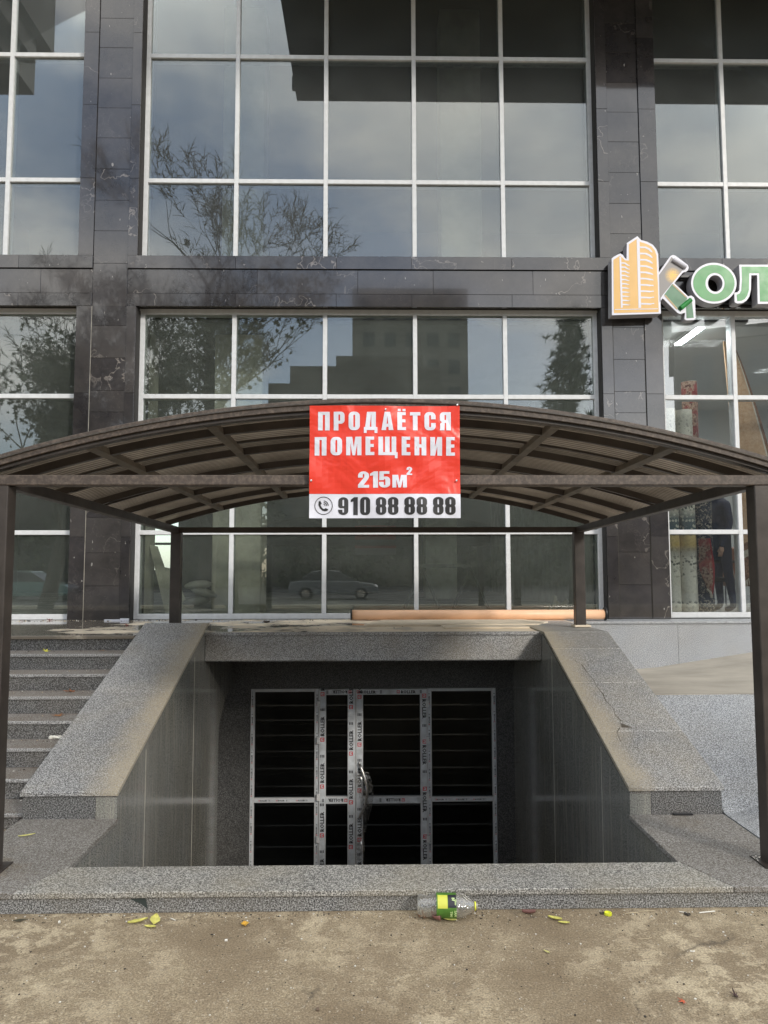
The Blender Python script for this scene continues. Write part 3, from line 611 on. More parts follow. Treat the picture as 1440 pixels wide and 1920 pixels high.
# outer steps on the left
S_ = thing('entrance_steps', 'wide flight of dark granite steps on the left of the stair pit', 'steps', (-5, 5.5, 0))
for k in range(1, 8):
    z = .97-.125*k; y = 6.41-.27*k; y1 = y+.27+(.012 if k > 1 else .02)
    g = MB(); g.box(-9, y+.012, max(0, z-.125), -2.047, y1, z-.025)
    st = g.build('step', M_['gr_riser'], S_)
    g = MB(); x = -9
    while x < -2.1:
        x2 = min(x+1.21, -2.0475); g.box(x+.001, y, z-.0248, x2-.001, y1+(.0 if k else 0)-.001, z); x = x2
    g.build('tread', M_['gr_tread'], st, bevel=.006, seg=2)
g = MB(); g.box(-9, 6.4, .945, -2.06, 6.4, .97)

# right: granite base wall, paved slope and ramp landing
W_ = thing('base_wall', 'pale speckled granite wall below the carpet shop window', 'wall', (5, 8.1, 0))
g = MB(); x = 2.105
for x2 in (3.3, 4.5, 5.7, 6.9, 8.1, 9.5): g.box(x+.001, 8.0, 0, x2-.001, 8.379, .935); x = x2
g.build('granite_facing', M_['gr_blue'], W_, bevel=.002)
g = MB(); g.box(2.102, 7.985, .936, 9.5, 8.39, .962); g.build('coping', M_['gr_blue'], W_, bevel=.004)
P_ = thing('paved_slope', 'bright speckled granite slope on the right of the stair pit', 'ramp', (3, 4.7, 0))
yt = 5.455
zr = lambda y: .249+.349*(y-4.4)
def zs_(x, y):
    pl_ = max(.0965, zr(y)); low = .0965 if y < 4.42 else .0965+(zr(yt)-.0965)*(y-4.42)/(yt-4.42)
    q = min(1, max(0, (x-2.0595)/.55)); q = q*q*(3-2*q); return pl_*q+low*(1-q)
for x0, x1, nx in ((2.0595, 2.9, 14), (2.9, 3.9, 3), (3.9, 5.2, 3)):
    for y0, y1, ny in ((3.73, 4.42, 10), (4.42, 4.95, 6), (4.95, yt, 6)):
        g = MB(); vs = []
        for j in range(ny+1):
            for i in range(nx+1):
                x = x0+.0008+(x1-x0-.0016)*i/nx; y = y0+.0008+(y1-y0-.0016)*j/ny; vs.append((x, y, zs_(x, y)))
        S = len(vs); vs += [(x, y, 0) for x, y, z in vs]; fs = [(j*(nx+1)+i, j*(nx+1)+i+1, (j+1)*(nx+1)+i+1, (j+1)*(nx+1)+i) for j in range(ny) for i in range(nx)]
        ring = [i for i in range(nx+1)]+[j*(nx+1)+nx for j in range(1, ny+1)]+[ny*(nx+1)+i for i in range(nx-1, -1, -1)]+[j*(nx+1) for j in range(ny-1, 0, -1)]
        for p_, q_ in zip(ring, ring[1:]+ring[:1]): fs.append((p_, q_, q_+S, p_+S))
        g.add(vs, fs); o_ = g.build('granite_paving_slab', M_['gr_blue'], P_, smooth=False)
g = MB(); nx, ny = 24, 14; vs = []; fs = []
for j in range(ny+1):
    for i in range(nx+1):
        x = 2.06+(6-2.06)*i/nx; y = yt-.012+(8.0-yt+.011)*j/ny; v = j/ny
        zb = .455 if x < 2.95 else .455+(x-2.95)*.15
        z = .618*(1-v)+zb*v; vs.append((x, y, z+random.uniform(-.003, .003)*(0 < j < ny)))
for j in range(ny):
    for i in range(nx): a = j*(nx+1)+i; fs.append((a, a+1, a+nx+2, a+nx+1))
g.add(vs, fs); g.box(2.06, yt-.012, .585, 6, yt+.02, .6165); g.build('ramp_landing', M_['ramp'], P_, smooth=False)

# ================================================================== BASEMENT DOORS
D_ = thing('basement_door', 'white framed glass double door with side panes still wrapped in printed protective film', 'door', (0, 8.0, -1.9))
DY = 8.005
def tape_text(g, r, x, z, h, ang, n, step, y):
    """repeat of logo square + word along a strip"""
    dx, dz = math.cos(R(ang)), math.sin(R(ang)); nx_, nz_ = -dz, dx
    for i in range(n):
        o1 = random.uniform(-.02, .02); X, Z = x+dx*(step*i+o1), z+dz*(step*i+o1)
        s = h*1.05
        P = lambda a, b: (X+dx*a+nx_*b, y, Z+dz*a+nz_*b)
        # ring-shaped red emblem
        for a0, b0, a1, b1 in ((0, 0, s, s*.18), (0, s*.82, s, s), (0, s*.18, s*.18, s*.82), (s*.82, s*.18, s, s*.82), (s*.4, s*.18, s*.58, s*.6)):
            r.add([P(a0, b0), P(a1, b0), P(a1, b1), P(a0, b1)], [(0, 1, 2, 3)])
        me = ftext('ROLLER', .035); k = h/.70
        vs = []
        for v in me.vertices: vs.append(P(s*1.35+v.co.x*k*1.05, v.co.y*k))
        g.add(vs, [tuple(p.vertices) for p in me.polygons])
        for q in range(3): g.add([P(s*1.35+k*4.75+0, q*h*.4), P(s*1.35+k*5.25, q*h*.4), P(s*1.35+k*5.25, q*h*.4+h*.25), P(s*1.35+k*4.75, q*h*.4+h*.25)], [(0, 1, 2, 3)])
def bars(name, parts, parent, mat='whiteframe', y0=DY, y1=DY+.07, bevel=.003):
    g = MB()
    for a in parts: g.box(a[0], y0, a[1], a[2], y1, a[3])
    return g.build(name, M_[mat] if isinstance(mat, str) else mat, parent, bevel=bevel)
ZB, ZT, ZM = -1.93, .258, -.905
M_['film'] = pm('protective_film', (.62, .65, .68), .35, var=(9, .3)); M_['film_red'] = pm('film_print_red', (.62, .012, .025), .5); M_['film_blk'] = pm('film_print_black', (.03, .03, .035), .5)
for (xa, xb) in ((-1.312, -.585), (.575, 1.312)):
    fr = bars('side_light', [(xa, ZB, xa+.045, ZT), (xb-.045, ZB, xb, ZT), (xa+.045, ZT-.032, xb-.045, ZT), (xa+.045, ZM-.024, xb-.045, ZM+.024), (xa+.045, ZB, xb-.045, ZB+.06)], D_)
    bars('glass_pane', [(xa+.04, ZB+.05, xb-.04, ZT-.02)], fr, M_['glass_door'], DY+.03, DY+.036, 0)
    f2 = bars('film_strip', [(xa+.008, ZB, xa+.03, ZT-.01), (xb-.030, ZB, xb-.006, ZT-.01), (xa+.05, ZM-.013, xb-.05, ZM+.013)], fr, 'film', DY-.0012, DY+.001, 0)
    g = MB(); r = MB()
    for xx in (xa+.026, xb-.012): tape_text(g, r, xx, ZB+.1, .013, 90, 11, .19, DY-.0016)
    tape_text(g, r, xa+.08, ZM-.007, .013, 0, 3, .21, DY-.0016)
    g.build('film_lettering', M_['film_blk'], fr); r.build('film_emblem', M_['film_red'], fr)
L1 = (-.583, -.192); L2 = (-.188, .573)
for n_, (xa, xb), wl, wr in ((0, L1, .075, .085), (1, L2, .075, .075)):
    yo = -.012
    fr = bars('door_leaf', [(xa, ZB+.02, xa+wl, ZT-.004), (xb-wr, ZB+.02, xb, ZT-.004), (xa+wl, ZT-.065, xb-wr, ZT-.004), (xa+wl, ZM-.035, xb-wr, ZM+.035), (xa+wl, ZB+.02, xb-wr, ZB+.12)], D_, 'whiteframe', DY+yo, DY+.06)
    bars('glass_pane', [(xa+wl-.01, ZB+.11, xb-wr+.01, ZT-.05)], fr, M_['glass_door'], DY+.03, DY+.036, 0)
    bars('film_strip', [(xa+.012, ZB+.03, xa+wl-.006, ZT-.01), (xb-wr+.006, ZB+.03, xb-.010, ZT-.01), (xa+wl, ZT-.058, xb-wr, ZT-.010), (xa+wl, ZM-.028, xb-wr, ZM+.028)], fr, 'film', DY+yo-.0012, DY+yo+.001, 0)
    g = MB(); r = MB(); yy = DY+yo-.0018
    if n_ == 0:
        tape_text(g, r, xa+.058, ZB+.16, .039, 90, 5, .49, yy); tape_text(g, r, xb-.028, ZB+.02, .039, 90, 5, .49, yy)
        tape_text(g, r, xb-wr-.01, ZM+.018, .030, 180, 1, .4, yy); tape_text(g, r, xb-wr+.05, ZT-.018, .030, 180, 1, .4, yy)
    else:
        tape_text(g, r, xa+.058, ZB+.12, .039, 90, 5, .49, yy); tape_text(g, r, xb-.052, ZT-.06, .039, -90, 5, .49, yy)
        tape_text(g, r, xb-wr-.17, ZM+.018, .030, 180, 1, .4, yy); tape_text(g, r, xa+.02, ZT-.05, .030, 0, 2, .40, yy)
    g.build('film_lettering', M_['film_blk'], fr); r.build('film_emblem', M_['film_red'], fr)
    g = MB()
    hx = xa-.004 if n_ == 0 else xb
    for z in (.10, -.28, -.87, -1.3, -1.8): g.box(hx-.016, DY-.034, z-.035, hx+.018, DY-.012, z+.035)
    g.build('hinge', pm('hinge_white', (.7, .7, .7), .4), fr, bevel=.003)
    if n_ == 1:
        g = MB(); P0 = []
        for i in range(13):
            a = i/12; P0.append((xa+.035+.085*math.sin(math.pi*a)-.0*a, DY-.03-.05*math.sin(math.pi*a), -.52-.56*a))
        g.tube(P0, .0135, 8); g.tube([P0[0], (P0[0][0], DY, P0[0][2]+.01)], .011, 8); g.tube([P0[-1], (P0[-1][0], DY, P0[-1][2])], .011, 8)
        g.build('handle', pm('brushed_metal', (.62, .6, .58), .3, 1), fr, smooth=True)
        t = NT('clear_plastic_wrap'); t.t.nodes.remove(t.b); a1 = t.n('ShaderNodeBsdfTransparent', {0: (.9, .9, .9, 1)}); a2 = t.n('ShaderNodeBsdfGlossy', {'Roughness': .12}); a3 = t.n('ShaderNodeBsdfDiffuse', {0: (.5, .48, .45, 1)})
        k = t.ramp(t.noise(t.pos(), 45, 4, .6), (.45, .05), (.62, .5)); a4 = t.n('ShaderNodeMixShader', {0: .5, 1: a2.outputs[0], 2: a3.outputs[0]})
        t.t.links.new(t.n('ShaderNodeMixShader', {0: k, 1: a1.outputs[0], 2: a4.outputs[0]}).outputs[0], t.t.nodes['Material Output'].inputs[0]); M_['wrap'] = t.m
        g = MB(); N = 22; Mx = 7; vs = []; fs = []; random.seed(3)
        for i in range(N+1):
            a = i/N; z = -.60-1.02*a; wd = .11*(1-.55*a)*(1+.3*math.sin(a*9))
            cx = xa+.06+.06*math.sin(math.pi*min(1, a*1.5))-.02*a
            for j in range(Mx+1): vs.append((cx+(j/Mx-.5)*wd*1.3, DY-.05-.05*math.sin(math.pi*j/Mx)*math.sin(math.pi*min(1, a*1.5)+.3)+random.uniform(-.012, .012), z+random.uniform(-.008, .008)))
        for i in range(N):
            for j in range(Mx): q = i*(Mx+1)+j; fs.append((q, q+1, q+Mx+2, q+Mx+1))
        g.add(vs, fs); g.build('plastic_wrap', M_['wrap'], fr)

# ================================================================== CANOPY
C_ = thing('canopy', 'arched brown metal canopy with bronze plastic roofing over the stair pit', 'canopy', (.04, 5.4, 0))
CX = .045; HW = 1.915; YF, YR = 3.70, 7.02
zb = lambda y: 1.98-.021*(y-YF)                # beam centre height
rise = lambda x, y: (2.325-.017*(y-YF))-.079*(x-CX)**2     # underside of the arches
for sx in (-1, 1):
    g = MB(); g.box(CX+sx*HW-.05, YF-.045, .096, CX+sx*HW+.05, YF+.045, zb(YF)-.026); po = g.build('post', M_['dark_steel'], C_, bevel=.004)
    g = MB(); g.box(CX+sx*HW-.085, YF-.075, .097, CX+sx*HW+.085, YF+.075, .104); g.build('base_plate', M_['dark_steel'], po)
    zz = .97 if sx < 0 else .984
    g = MB(); g.box(CX+sx*(HW)-.0475, YR-.045, zz, CX+sx*(HW)+.0475, YR+.045, zb(YR)-.03); po = g.build('post', M_['dark_steel'], C_, bevel=.004)
    g = MB(); g.box(CX+sx*HW-.07, YR-.075, zz+.001, CX+sx*HW+.085, YR+.07, zz+.02); g.build('base_plate', M_['cream_stone'], po, bevel=.004)
    g = MB(); g.yz([(YF+.046, zb(YF)-.033), (YF+.046, zb(YF)+.025), (YR-.046, zb(YR)+.025), (YR-.046, zb(YR)-.033)], CX+sx*HW-.03, CX+sx*HW+.03); g.build('side_beam', M_['dark_steel'], C_, bevel=.003)
g = MB(); g.box(CX-2.12, YF-.045, zb(YF)-.025, CX+2.12, YF+.045, zb(YF)+.026); g.build('front_beam', M_['rust_steel'], C_, bevel=.004)
g = MB(); g.box(CX-1.97, YR-.03, zb(YR)-.03, CX+1.97, YR+.03, zb(YR)+.022); g.build('rear_beam', M_['dark_steel'], C_, bevel=.003)
NA = 48
def arch(y, w, h, x0, x1, name, mat, dz=0.0):
    g = MB(); n = NA; vs = []; fs = []
    for i in range(n+1):
        x = x0+(x1-x0)*i/n; z = rise(x, y)+dz
        s = -2*.079*(x-CX); nl = math.hypot(1, s); nx_, nz_ = -s/nl, 1/nl
        for (yy, k) in ((y-w/2, 0), (y+w/2, 0), (y+w/2, h), (y-w/2, h)): vs.append((x+nx_*k, yy, z+nz_*k))
    for i in range(n):
        for k in range(4): fs.append((i*4+k, i*4+(k+1) % 4, (i+1)*4+(k+1) % 4, (i+1)*4+k))
    fs += [(0, 1, 2, 3), (n*4, n*4+1, n*4+2, n*4+3)]
    g.add(vs, fs); return g.build(name, mat, C_, bevel=.0015)
EX = 2.13
for i, y in enumerate((3.70, 3.96, 4.59, 5.21, 5.84, 6.47, 7.02)):
    arch(y, .036 if i else .05, .042, CX-EX+.12, CX+EX-.12, 'arch', M_['dark_steel'])
arch(3.662, .014, .052, CX-EX, CX+EX, 'edge_trim', M_['rust_steel'], .018)
for y in (4.37, 5.43): arch(y, .03, .012, CX-EX+.05, CX+EX-.05, 'sheet_joint', M_['dark_steel'], .03)
for px_ in (-1.49, -.885, -.29, .29, .885, 1.49):
    x = CX+px_; s = -2*.079*px_; a = math.atan(s); g = MB()
    prof = [(-.024, -.002), (.024, -.002), (.024, .038), (-.024, .038)]
    pts = [(x+u*math.cos(a)-v*math.sin(a), 3.73, rise(x, 3.73)+u*math.sin(a)+v*math.cos(a)) for u, v in prof]
    g.prism(pts, (0, 3.25, -.017*3.25)); g.build('purlin', M_['purl'], C_, bevel=.002)
# roofing sheets (ribbed)
g = MB(); ny = 420; nx = 36; vs = []; fs = []
for j in range(ny+1):
    y = 3.645+(7.12-3.645)*j/ny
    for i in range(nx+1):
        x = CX-EX+2*EX*i/nx; z = rise(x, y)+.043+(.003 if j % 5 < 2 else 0)
        vs.append((x, y, z))
for j in range(ny):
    for i in range(nx): q = j*(nx+1)+i; fs.append((q, q+1, q+nx+2, q+nx+1))
g.add(vs, fs); sh = g.build('roof_sheet', M_['poly'], C_)
so_ = sh.modifiers.new('solid', 'SOLIDIFY'); so_.thickness = .006; so_.offset = 1

# ================================================================== FOR-SALE BANNER
N_ = thing('sale_banner', 'red and white banner advertising premises for sale hung on the canopy front', 'sign', (.045, 3.64, 2.07))
bx0, bx1, bz0, bz1, bzm, by = -.326, .421, 1.787, 2.348, 1.907, 3.615
def wave(x, z): return .006*math.sin(x*9+z*5)+.004*math.sin(z*17-x*6)+.0025*math.sin(x*31+z*23)
def sheet(z0, z1, nx, nz, name, mat):
    g = MB(); vs = []; fs = []
    for k, off in enumerate((0, .004)):
        for j in range(nz+1):
            for i in range(nx+1): x = bx0+(bx1-bx0)*i/nx; z = z0+(z1-z0)*j/nz; vs.append((x, by+off+wave(x, z), z))
    S = (nx+1)*(nz+1)
    for k in (0, 1):
        for j in range(nz):
            for i in range(nx): q = k*S+j*(nx+1)+i; fs.append((q, q+1, q+nx+2, q+nx+1))
    ring = [i for i in range(nx+1)]+[j*(nx+1)+nx for j in range(1, nz+1)]+[nz*(nx+1)+i for i in range(nx-1, -1, -1)]+[j*(nx+1) for j in range(nz-1, 0, -1)]
    for a, b in zip(ring, ring[1:]+ring[:1]): fs.append((a, b, b+S, a+S))
    g.add(vs, fs); return g.build(name, mat, N_, smooth=False)
sheet(bzm+.0005, bz1, 24, 16, 'red_panel', M_['red']); sheet(bz0, bzm-.0005, 24, 6, 'white_panel', M_['vwhite'])
UX = lambda u: bx0+(u-92)/(1360-92)*(bx1-bx0)
UZ = lambda v: bz1-(v-96)/(1040-96)*(bz1-bz0)
def bword(g, txt, u0, u1, v0, v1, gap, sp=.35):
    h = UZ(v0)-UZ(v1); word(g, txt, UX(u0), UZ(v1), h, by-.0015, w=UX(u1)-UX(u0), gap=gap, sp=sp)
def drape(g): g.v = [(x, y+wave(x, z)-.0005, z) for x, y, z in g.v]
g = MB(); bword(g, 'ПРОДАЁТСЯ', 163, 1285, 148, 304, .215); drape(g); g.build('heading_lettering', M_['vwhite'], N_)
g = MB(); bword(g, 'ПОМЕЩЕНИЕ', 135, 1318, 360, 516, .215); drape(g); g.build('heading_lettering', M_['vwhite'], N_)
g = MB(); bword(g, '215', 500, 770, 650, 786, .05)
k0 = len(g.v); word(g, 'М', UX(788), UZ(786), UZ(680)-UZ(786), by-.0015, w=UX(910)-UX(788)); word(g, '2', UX(908), UZ(680), UZ(612)-UZ(680), by-.0015, w=UX(955)-UX(908))
drape(g); g.build('area_lettering', M_['vwhite'], N_)
g = MB(); bword(g, '910', 335, 602, 864, 1014, .13)
for a, b in ((650, 838), (888, 1078), (1128, 1318)): bword(g, '88', a, b, 864, 1014, .09)
drape(g); g.build('phone_number', M_['vblack'], N_); g = MB()
cx, cz, s = UX(212), UZ(936), (UX(288)-UX(136))/2
def pl(g, polys):
    me = fill(polys, 1.0); g.add([(v.co.x, by-.0015+(0 if v.co.z > 0 else .0015), v.co.y) for v in me.vertices], [tuple(p.vertices) for p in me.polygons]); bpy.data.meshes.remove(me)
pl(g, [arc(cx, cz, s, s, 0, 352, 40), arc(cx, cz, s*.93, s*.93, 0, 352, 40)])
hs = [(-.58, .52), (-.46, .60), (-.36, .52), (-.20, .26), (-.24, .14), (-.36, .04), (-.20, -.24), (.06, -.42), (.18, -.34), (.30, -.36), (.56, -.22), (.58, -.10), (.36, .0)]
hs = [(-.55, .45), (-.38, .56), (-.20, .24), (-.34, .08), (-.20, -.20), (.04, -.38), (.20, -.26), (.52, -.38), (.44, -.54), (.20, -.62), (-.10, -.56), (-.40, -.28), (-.56, .06)]
pl(g, [[(cx+a*s, cz+b*s) for a, b in hs]])
for r_1 in (.22, .40, .58):
    pl(g, [arc(cx-.02*s, cz-.0*s, r_1*s, r_1*s, 0, 85, 8)+arc(cx-.02*s, cz, (r_1-.08)*s, (r_1-.08)*s, 85, 0, 8)])
drape(g); g.build('telephone_emblem', M_['vblack'], N_)
g = MB()
for x, z in ((.052, 2.328), (-.316, 1.972), (.402, 1.972), (.41, 2.352)): g.ell((x, by-.004, z), (.006, .004, .006), 8, 5)
g.build('fixing_screw', M_['chrome'], N_)

# ================================================================== CARPET SHOP SIGN
K_ = thing('shop_sign', 'raised shop sign with yellow tower emblem, unrolled carpet letter and green letters', 'sign', (3.6, 8.2, 4.75))
SYF = 8.15
def T(u, v):
    px, py = 1100+u/4.235, 420+v/4.235
    return (2.737+(px-1147)*.00618-.00016*(py-480), 5.109-(py-480)*.00626+(px-1147)*.00002)
def plate(polys, y0, y1, mat, name, parent=K_, bevel=0):
    g = MB()
    for P in polys:
        me = fill([[T(u, v) for u, v in pl_] for pl_ in P], 1.0)
        g.add([(v.co.x, y0 if v.co.z > 0 else y1, v.co.y) for v in me.vertices], [tuple(p.vertices) for p in me.polygons]); bpy.data.meshes.remove(me)
    return g.build(name, mat, parent, bevel=bevel)
bo = [(200, 725), (198, 275), (212, 262), (265, 233), (285, 245), (300, 268), (316, 282), (318, 150), (402, 95), (430, 125), (480, 140), (525, 165), (552, 200), (566, 240), (571, 380), (578, 480), (585, 712)]
bi = [(215, 708), (212, 285), (264, 252), (282, 268), (305, 290), (334, 292), (334, 160), (401, 115), (425, 142), (475, 158), (515, 178), (540, 212), (552, 250), (556, 380), (562, 480), (567, 700)]
tw = plate([[bo]], SYF, SYF+.13, M_['sign_side'], 'tower_emblem'); plate([[bo]], SYF-.003, SYF-.0005, M_['sign_white'], 'white_border', tw)
plate([[bi]], SYF-.005, SYF-.0035, M_['sign_orange'], 'yellow_face', tw)
st = [[[(258, 262), (272, 262), (284, 665), (270, 668)]], [[(395, 118), (418, 128), (428, 668), (408, 668)]], [[(222, 678), (560, 672), (560, 678), (222, 684)]]]
for i in range(11):
    v = 305+i*33; c = max(0, 22-i*3.5); u0 = 272+(v-262)*.03
    st.append([[(u0, v), (u0+30, v+2), (u0+60, v+10+c*.6), (338, v+c), (338, v+c+8), (u0+45, v+c*.6+13), (u0+25, v+12), (u0, v+12)]])
for i in range(10):
    v = 178+i*50; c = max(0, 38-i*5); u0 = 419+(v-128)*.018; u1 = 520+(v-178)*.03
    st.append([[(u0, v), (u0+50, v+2), (u0+80, v+4+c*.35), (u1-4, v+c), (u1, v+c+10), (u1-12, v+c+8), (u0+70, v+c*.35+16), (u0+40, v+14), (u0, v+14)]])
plate(st, SYF-.007, SYF-.0055, M_['sign_white'], 'white_window_lines', tw)
ko = [(572, 385), (640, 285), (665, 252), (685, 245), (705, 252), (800, 325), (808, 345), (800, 368), (785, 380), (762, 385), (692, 470), (800, 575), (825, 568), (845, 582), (855, 605), (858, 745), (848, 762), (785, 765), (770, 755), (776, 705), (735, 715), (715, 705), (600, 590), (576, 620)]
ki = [(572, 405), (655, 290), (672, 264), (690, 262), (790, 332), (788, 352), (758, 372), (676, 470), (795, 590), (828, 585), (840, 605), (843, 745), (786, 750), (790, 690), (738, 698), (604, 570), (576, 598)]
kl = plate([[ko]], SYF+.0, SYF+.10, M_['sign_side'], 'carpet_letter'); plate([[ko]], SYF-.003, SYF-.0005, M_['sign_white'], 'white_border', kl)
plate([[[(572, 405), (655, 290), (670, 262), (775, 345), (676, 470), (606, 556), (576, 598)]]], SYF-.005, SYF-.0035, M_['sign_carpet'], 'brown_carpet_print', kl)
plate([[[(676, 476), (795, 590), (738, 698), (612, 562)]]], SYF-.005, SYF-.0035, M_['sign_dgreen'], 'green_carpet_print', kl)
plate([[[(783, 660), (828, 600), (843, 745), (786, 750)]]], SYF-.005, SYF-.0035, M_['sign_dgreen'], 'letter_tail', kl)
plate([[[(676, 487), (684, 480), (790, 580), (782, 586)]], [[(612, 570), (620, 562), (716, 672), (708, 680)]]], SYF-.0065, SYF-.0055, M_['tan_carpet_edge'], 'tan_border_lines', kl)
def roll(u0, v0, u1, v1, rad, mat, nm):
    a = T(u0, v0); b = T(u1, v1); g = MB(); g.tube([(a[0], SYF-.014, a[1]), (b[0], SYF-.014, b[1])], rad, 14); return g.build(nm, mat, kl, smooth=False)
roll(680, 288, 782, 350, .0235, M_['sign_grey'], 'grey_roll'); roll(738, 672, 818, 605, .027, M_['sign_green'], 'green_roll')
def oval(cx_, cy_, rx, ry): return arc(cx_, cy_, rx, ry, 0, 352, 44)
oo = plate([[oval(1005, 470, 180, 163), oval(1016, 472, 58, 66)]], SYF, SYF+.13, M_['sign_side'], 'round_letter'); plate([[oval(1005, 470, 180, 163), oval(1016, 472, 58, 66)]], SYF-.003, SYF-.0005, M_['sign_white'], 'white_border', oo)
plate([[oval(1005, 470, 164, 146), oval(1014, 472, 76, 84)]], SYF-.005, SYF-.0035, M_['sign_green'], 'green_face', oo)
lo = [(1208, 322), (1500, 322), (1500, 634), (1350, 634), (1350, 406), (1302, 406), (1298, 520), (1285, 575), (1262, 608), (1230, 628), (1190, 632), (1168, 622), (1166, 545), (1192, 542), (1206, 525), (1212, 440)]
li = [(1226, 338), (1484, 338), (1484, 616), (1382, 616), (1368, 616), (1366, 390), (1286, 390), (1282, 520), (1268, 568), (1248, 596), (1222, 610), (1188, 612), (1184, 562), (1208, 552), (1222, 528), (1228, 440)]
lo2 = plate([[lo]], SYF, SYF+.13, M_['sign_side'], 'square_letter'); plate([[lo]], SYF-.003, SYF-.0005, M_['sign_white'], 'white_border', lo2); plate([[li]], SYF-.005, SYF-.0035, M_['sign_green'], 'green_face', lo2)
g = MB()
for z in (4.62, 4.93): g.box(2.85, 8.285, z-.012, 8.2, 8.33, z+.012)
for x in (3.0, 3.5, 4.2, 4.5): g.box(x-.012, 8.26, 4.6, x+.012, 8.30, 4.95)
g.build('mounting_rail', M_['black'], K_)

# ================================================================== CARPET SHOP CONTENTS
l_ = thing('ceiling_light', 'bright white linear lamp under the carpet shop ceiling', 'lamp', (4.02, 9.15, 4.5))
g = MB(); g.box(3.97, 8.74, 4.48, 4.07, 9.45, 4.54); g.build('lamp_body', M_['white_wall'], l_); g = MB(); g.box(3.98, 8.75, 4.468, 4.06, 9.44, 4.479); g.build('diffuser', M_['lamp'], l_)
for lx, ly, lw in ((4.02, 9.3, 9), (6.2, 10.6, 30)):  # first is the ceiling lamp's own light; second is an added fill without fixture
    ld = bpy.data.lights.new('shop_lamp_and_fill', 'AREA'); ld.energy = lw; ld.size = 1.0; ld.size_y = .3; ld.shape = 'RECTANGLE'; lo_ = bpy.data.objects.new('shop_lamp_and_fill', ld); COL.objects.link(lo_); lo_.location = (lx, ly, 4.45)
def rolled(name, label, x, y, r, h, mat, z0=.967, group='rolled carpets standing in the shop window'):
    o = thing(name, label, 'carpet', (x, y, z0), group=group); g = MB(); n = 28
    vs = []; fs = []; nz = 24
    for j in range(nz+1):
        for i in range(n):
            a = 2*math.pi*i/n; rr_ = r*(1+.02*math.sin(j*.9+i)); vs.append((rr_*math.cos(a), rr_*math.sin(a), h*j/nz))
    for j in range(nz):
        for i in range(n): fs.append((j*n+i, j*n+(i+1) % n, (j+1)*n+(i+1) % n, (j+1)*n+i))
    g.add(vs, fs); g.build('pile', mat, o, local=True, smooth=True)
    g = MB()
    for k in range(40):
        pass
    sp = []
    for i in range(70):
        a = i*.35; q = r*(.15+.82*i/70); sp.append((q*math.cos(a), q*math.sin(a), h-.004))
    g.tube(sp, .006, 4); g.add([(r*.98*math.cos(2*math.pi*i/20), r*.98*math.sin(2*math.pi*i/20), h-.006) for i in range(20)], [tuple(range(20))]); g.build('rolled_end', M_['fringe'], o, local=True)
    return o
rolled('rolled_carpet', 'cream patterned carpet roll nearest the left frame of the shop window', 3.70, 9.08, .098, 2.56, M_['cream_rug'])
rolled('rolled_carpet', 'cream patterned carpet roll standing beside the red patterned one', 3.895, 9.05, .098, 2.54, M_['cream_rug'])
rolled('rolled_carpet', 'tall red patterned carpet roll leaning behind the cream rolls', 4.06, 9.24, .095, 2.95, M_['red_rug'])
rolled('rolled_carpet', 'navy carpet roll with pale tracery and a banded foot', 4.115, 9.10, .105, 1.45, M_['navy_rug'])
o = thing('folded_rug', 'red edged rug hanging in a fold over the navy carpet roll', 'rug', (4.02, 8.97, 1.6)); g = MB(); vs = []; fs = []
for j in range(15):
    a = j/14; z = 1.9-.62*a; xr = 4.13+.03*math.sin(a*3); xl = 3.985+.10*max(0, a-.55)*2.0
    if a > .72: xr = 4.16-.10*(a-.72)
    for i in range(7): b = i/6; vs.append((xl+(xr-xl)*b, 8.965-.035*math.sin(b*math.pi)-.012*math.sin(a*7+b*4), z-.10*b*a))
for j in range(14):
    for i in range(6): q = j*7+i; fs.append((q, q+1, q+8, q+7))
g.add(vs, fs); q = g.build('pile', M_['red_rug'], o); md = q.modifiers.new('s', 'SOLIDIFY'); md.thickness = .012
g = MB(); g.tube([vs[j*7+6] for j in range(15)], .012, 6); g.build('red_edge', M_['red_edge'], o); g = MB(); g.tube([vs[14*7+i] for i in range(7)], .014, 6); g.build('fringe', M_['fringe'], o)
o = thing('tan_rug', 'large tan rug with brown border draped down over the brown bench', 'rug', (4.9, 9.1, 1.2)); vs = []; fs = []; NI, NJ = 16, 34
def rug(u, v):      # v 0 top .. 1 foot
    z = 4.42-3.05*v+.10*math.sin(u*math.pi)*(v > .8)*0
    xl = 4.46+.10*v; xr = 4.56+.75*(v**.8)
    x = xl+(xr-xl)*u; y = 9.12-.16*v+.05*math.sin(u*6+v*2)*(.3+v); z += .22*math.sin(u*math.pi*.9)*v**4
    return (x, y, z)
for j in range(NJ+1):
    for i in range(NI+1): vs.append(rug(i/NI, j/NJ))
for j in range(NJ):
    for i in range(NI): q = j*(NI+1)+i; fs.append((q, q+1, q+NI+2, q+NI+1))
g = MB(); g.add(vs, fs, 0)
for k, (j, i) in enumerate([(j, i) for j in range(NJ) for i in range(NI)]):
    if j >= NJ-5 or i >= NI-2: g.m[k] = 1
    if j in (NJ-4,) or (i == NI-3): g.m[k] = 2
q = g.build('pile', [M_['tan_rug'], M_['tan_border'], M_['fringe']], o); md = q.modifiers.new('s', 'SOLIDIFY'); md.thickness = .012
g = MB()
for i in range(60):
    p0 = Vector(rug(i/59, 1)); g.tube([p0, p0+Vector((random.uniform(-.01, .01), -.01, -.08))], .005, 4)
g.build('fringe', M_['fringe'], o)
o = thing('bench', 'brown leather bench on chrome legs in the carpet shop', 'bench', (5.2, 9.6, .967))
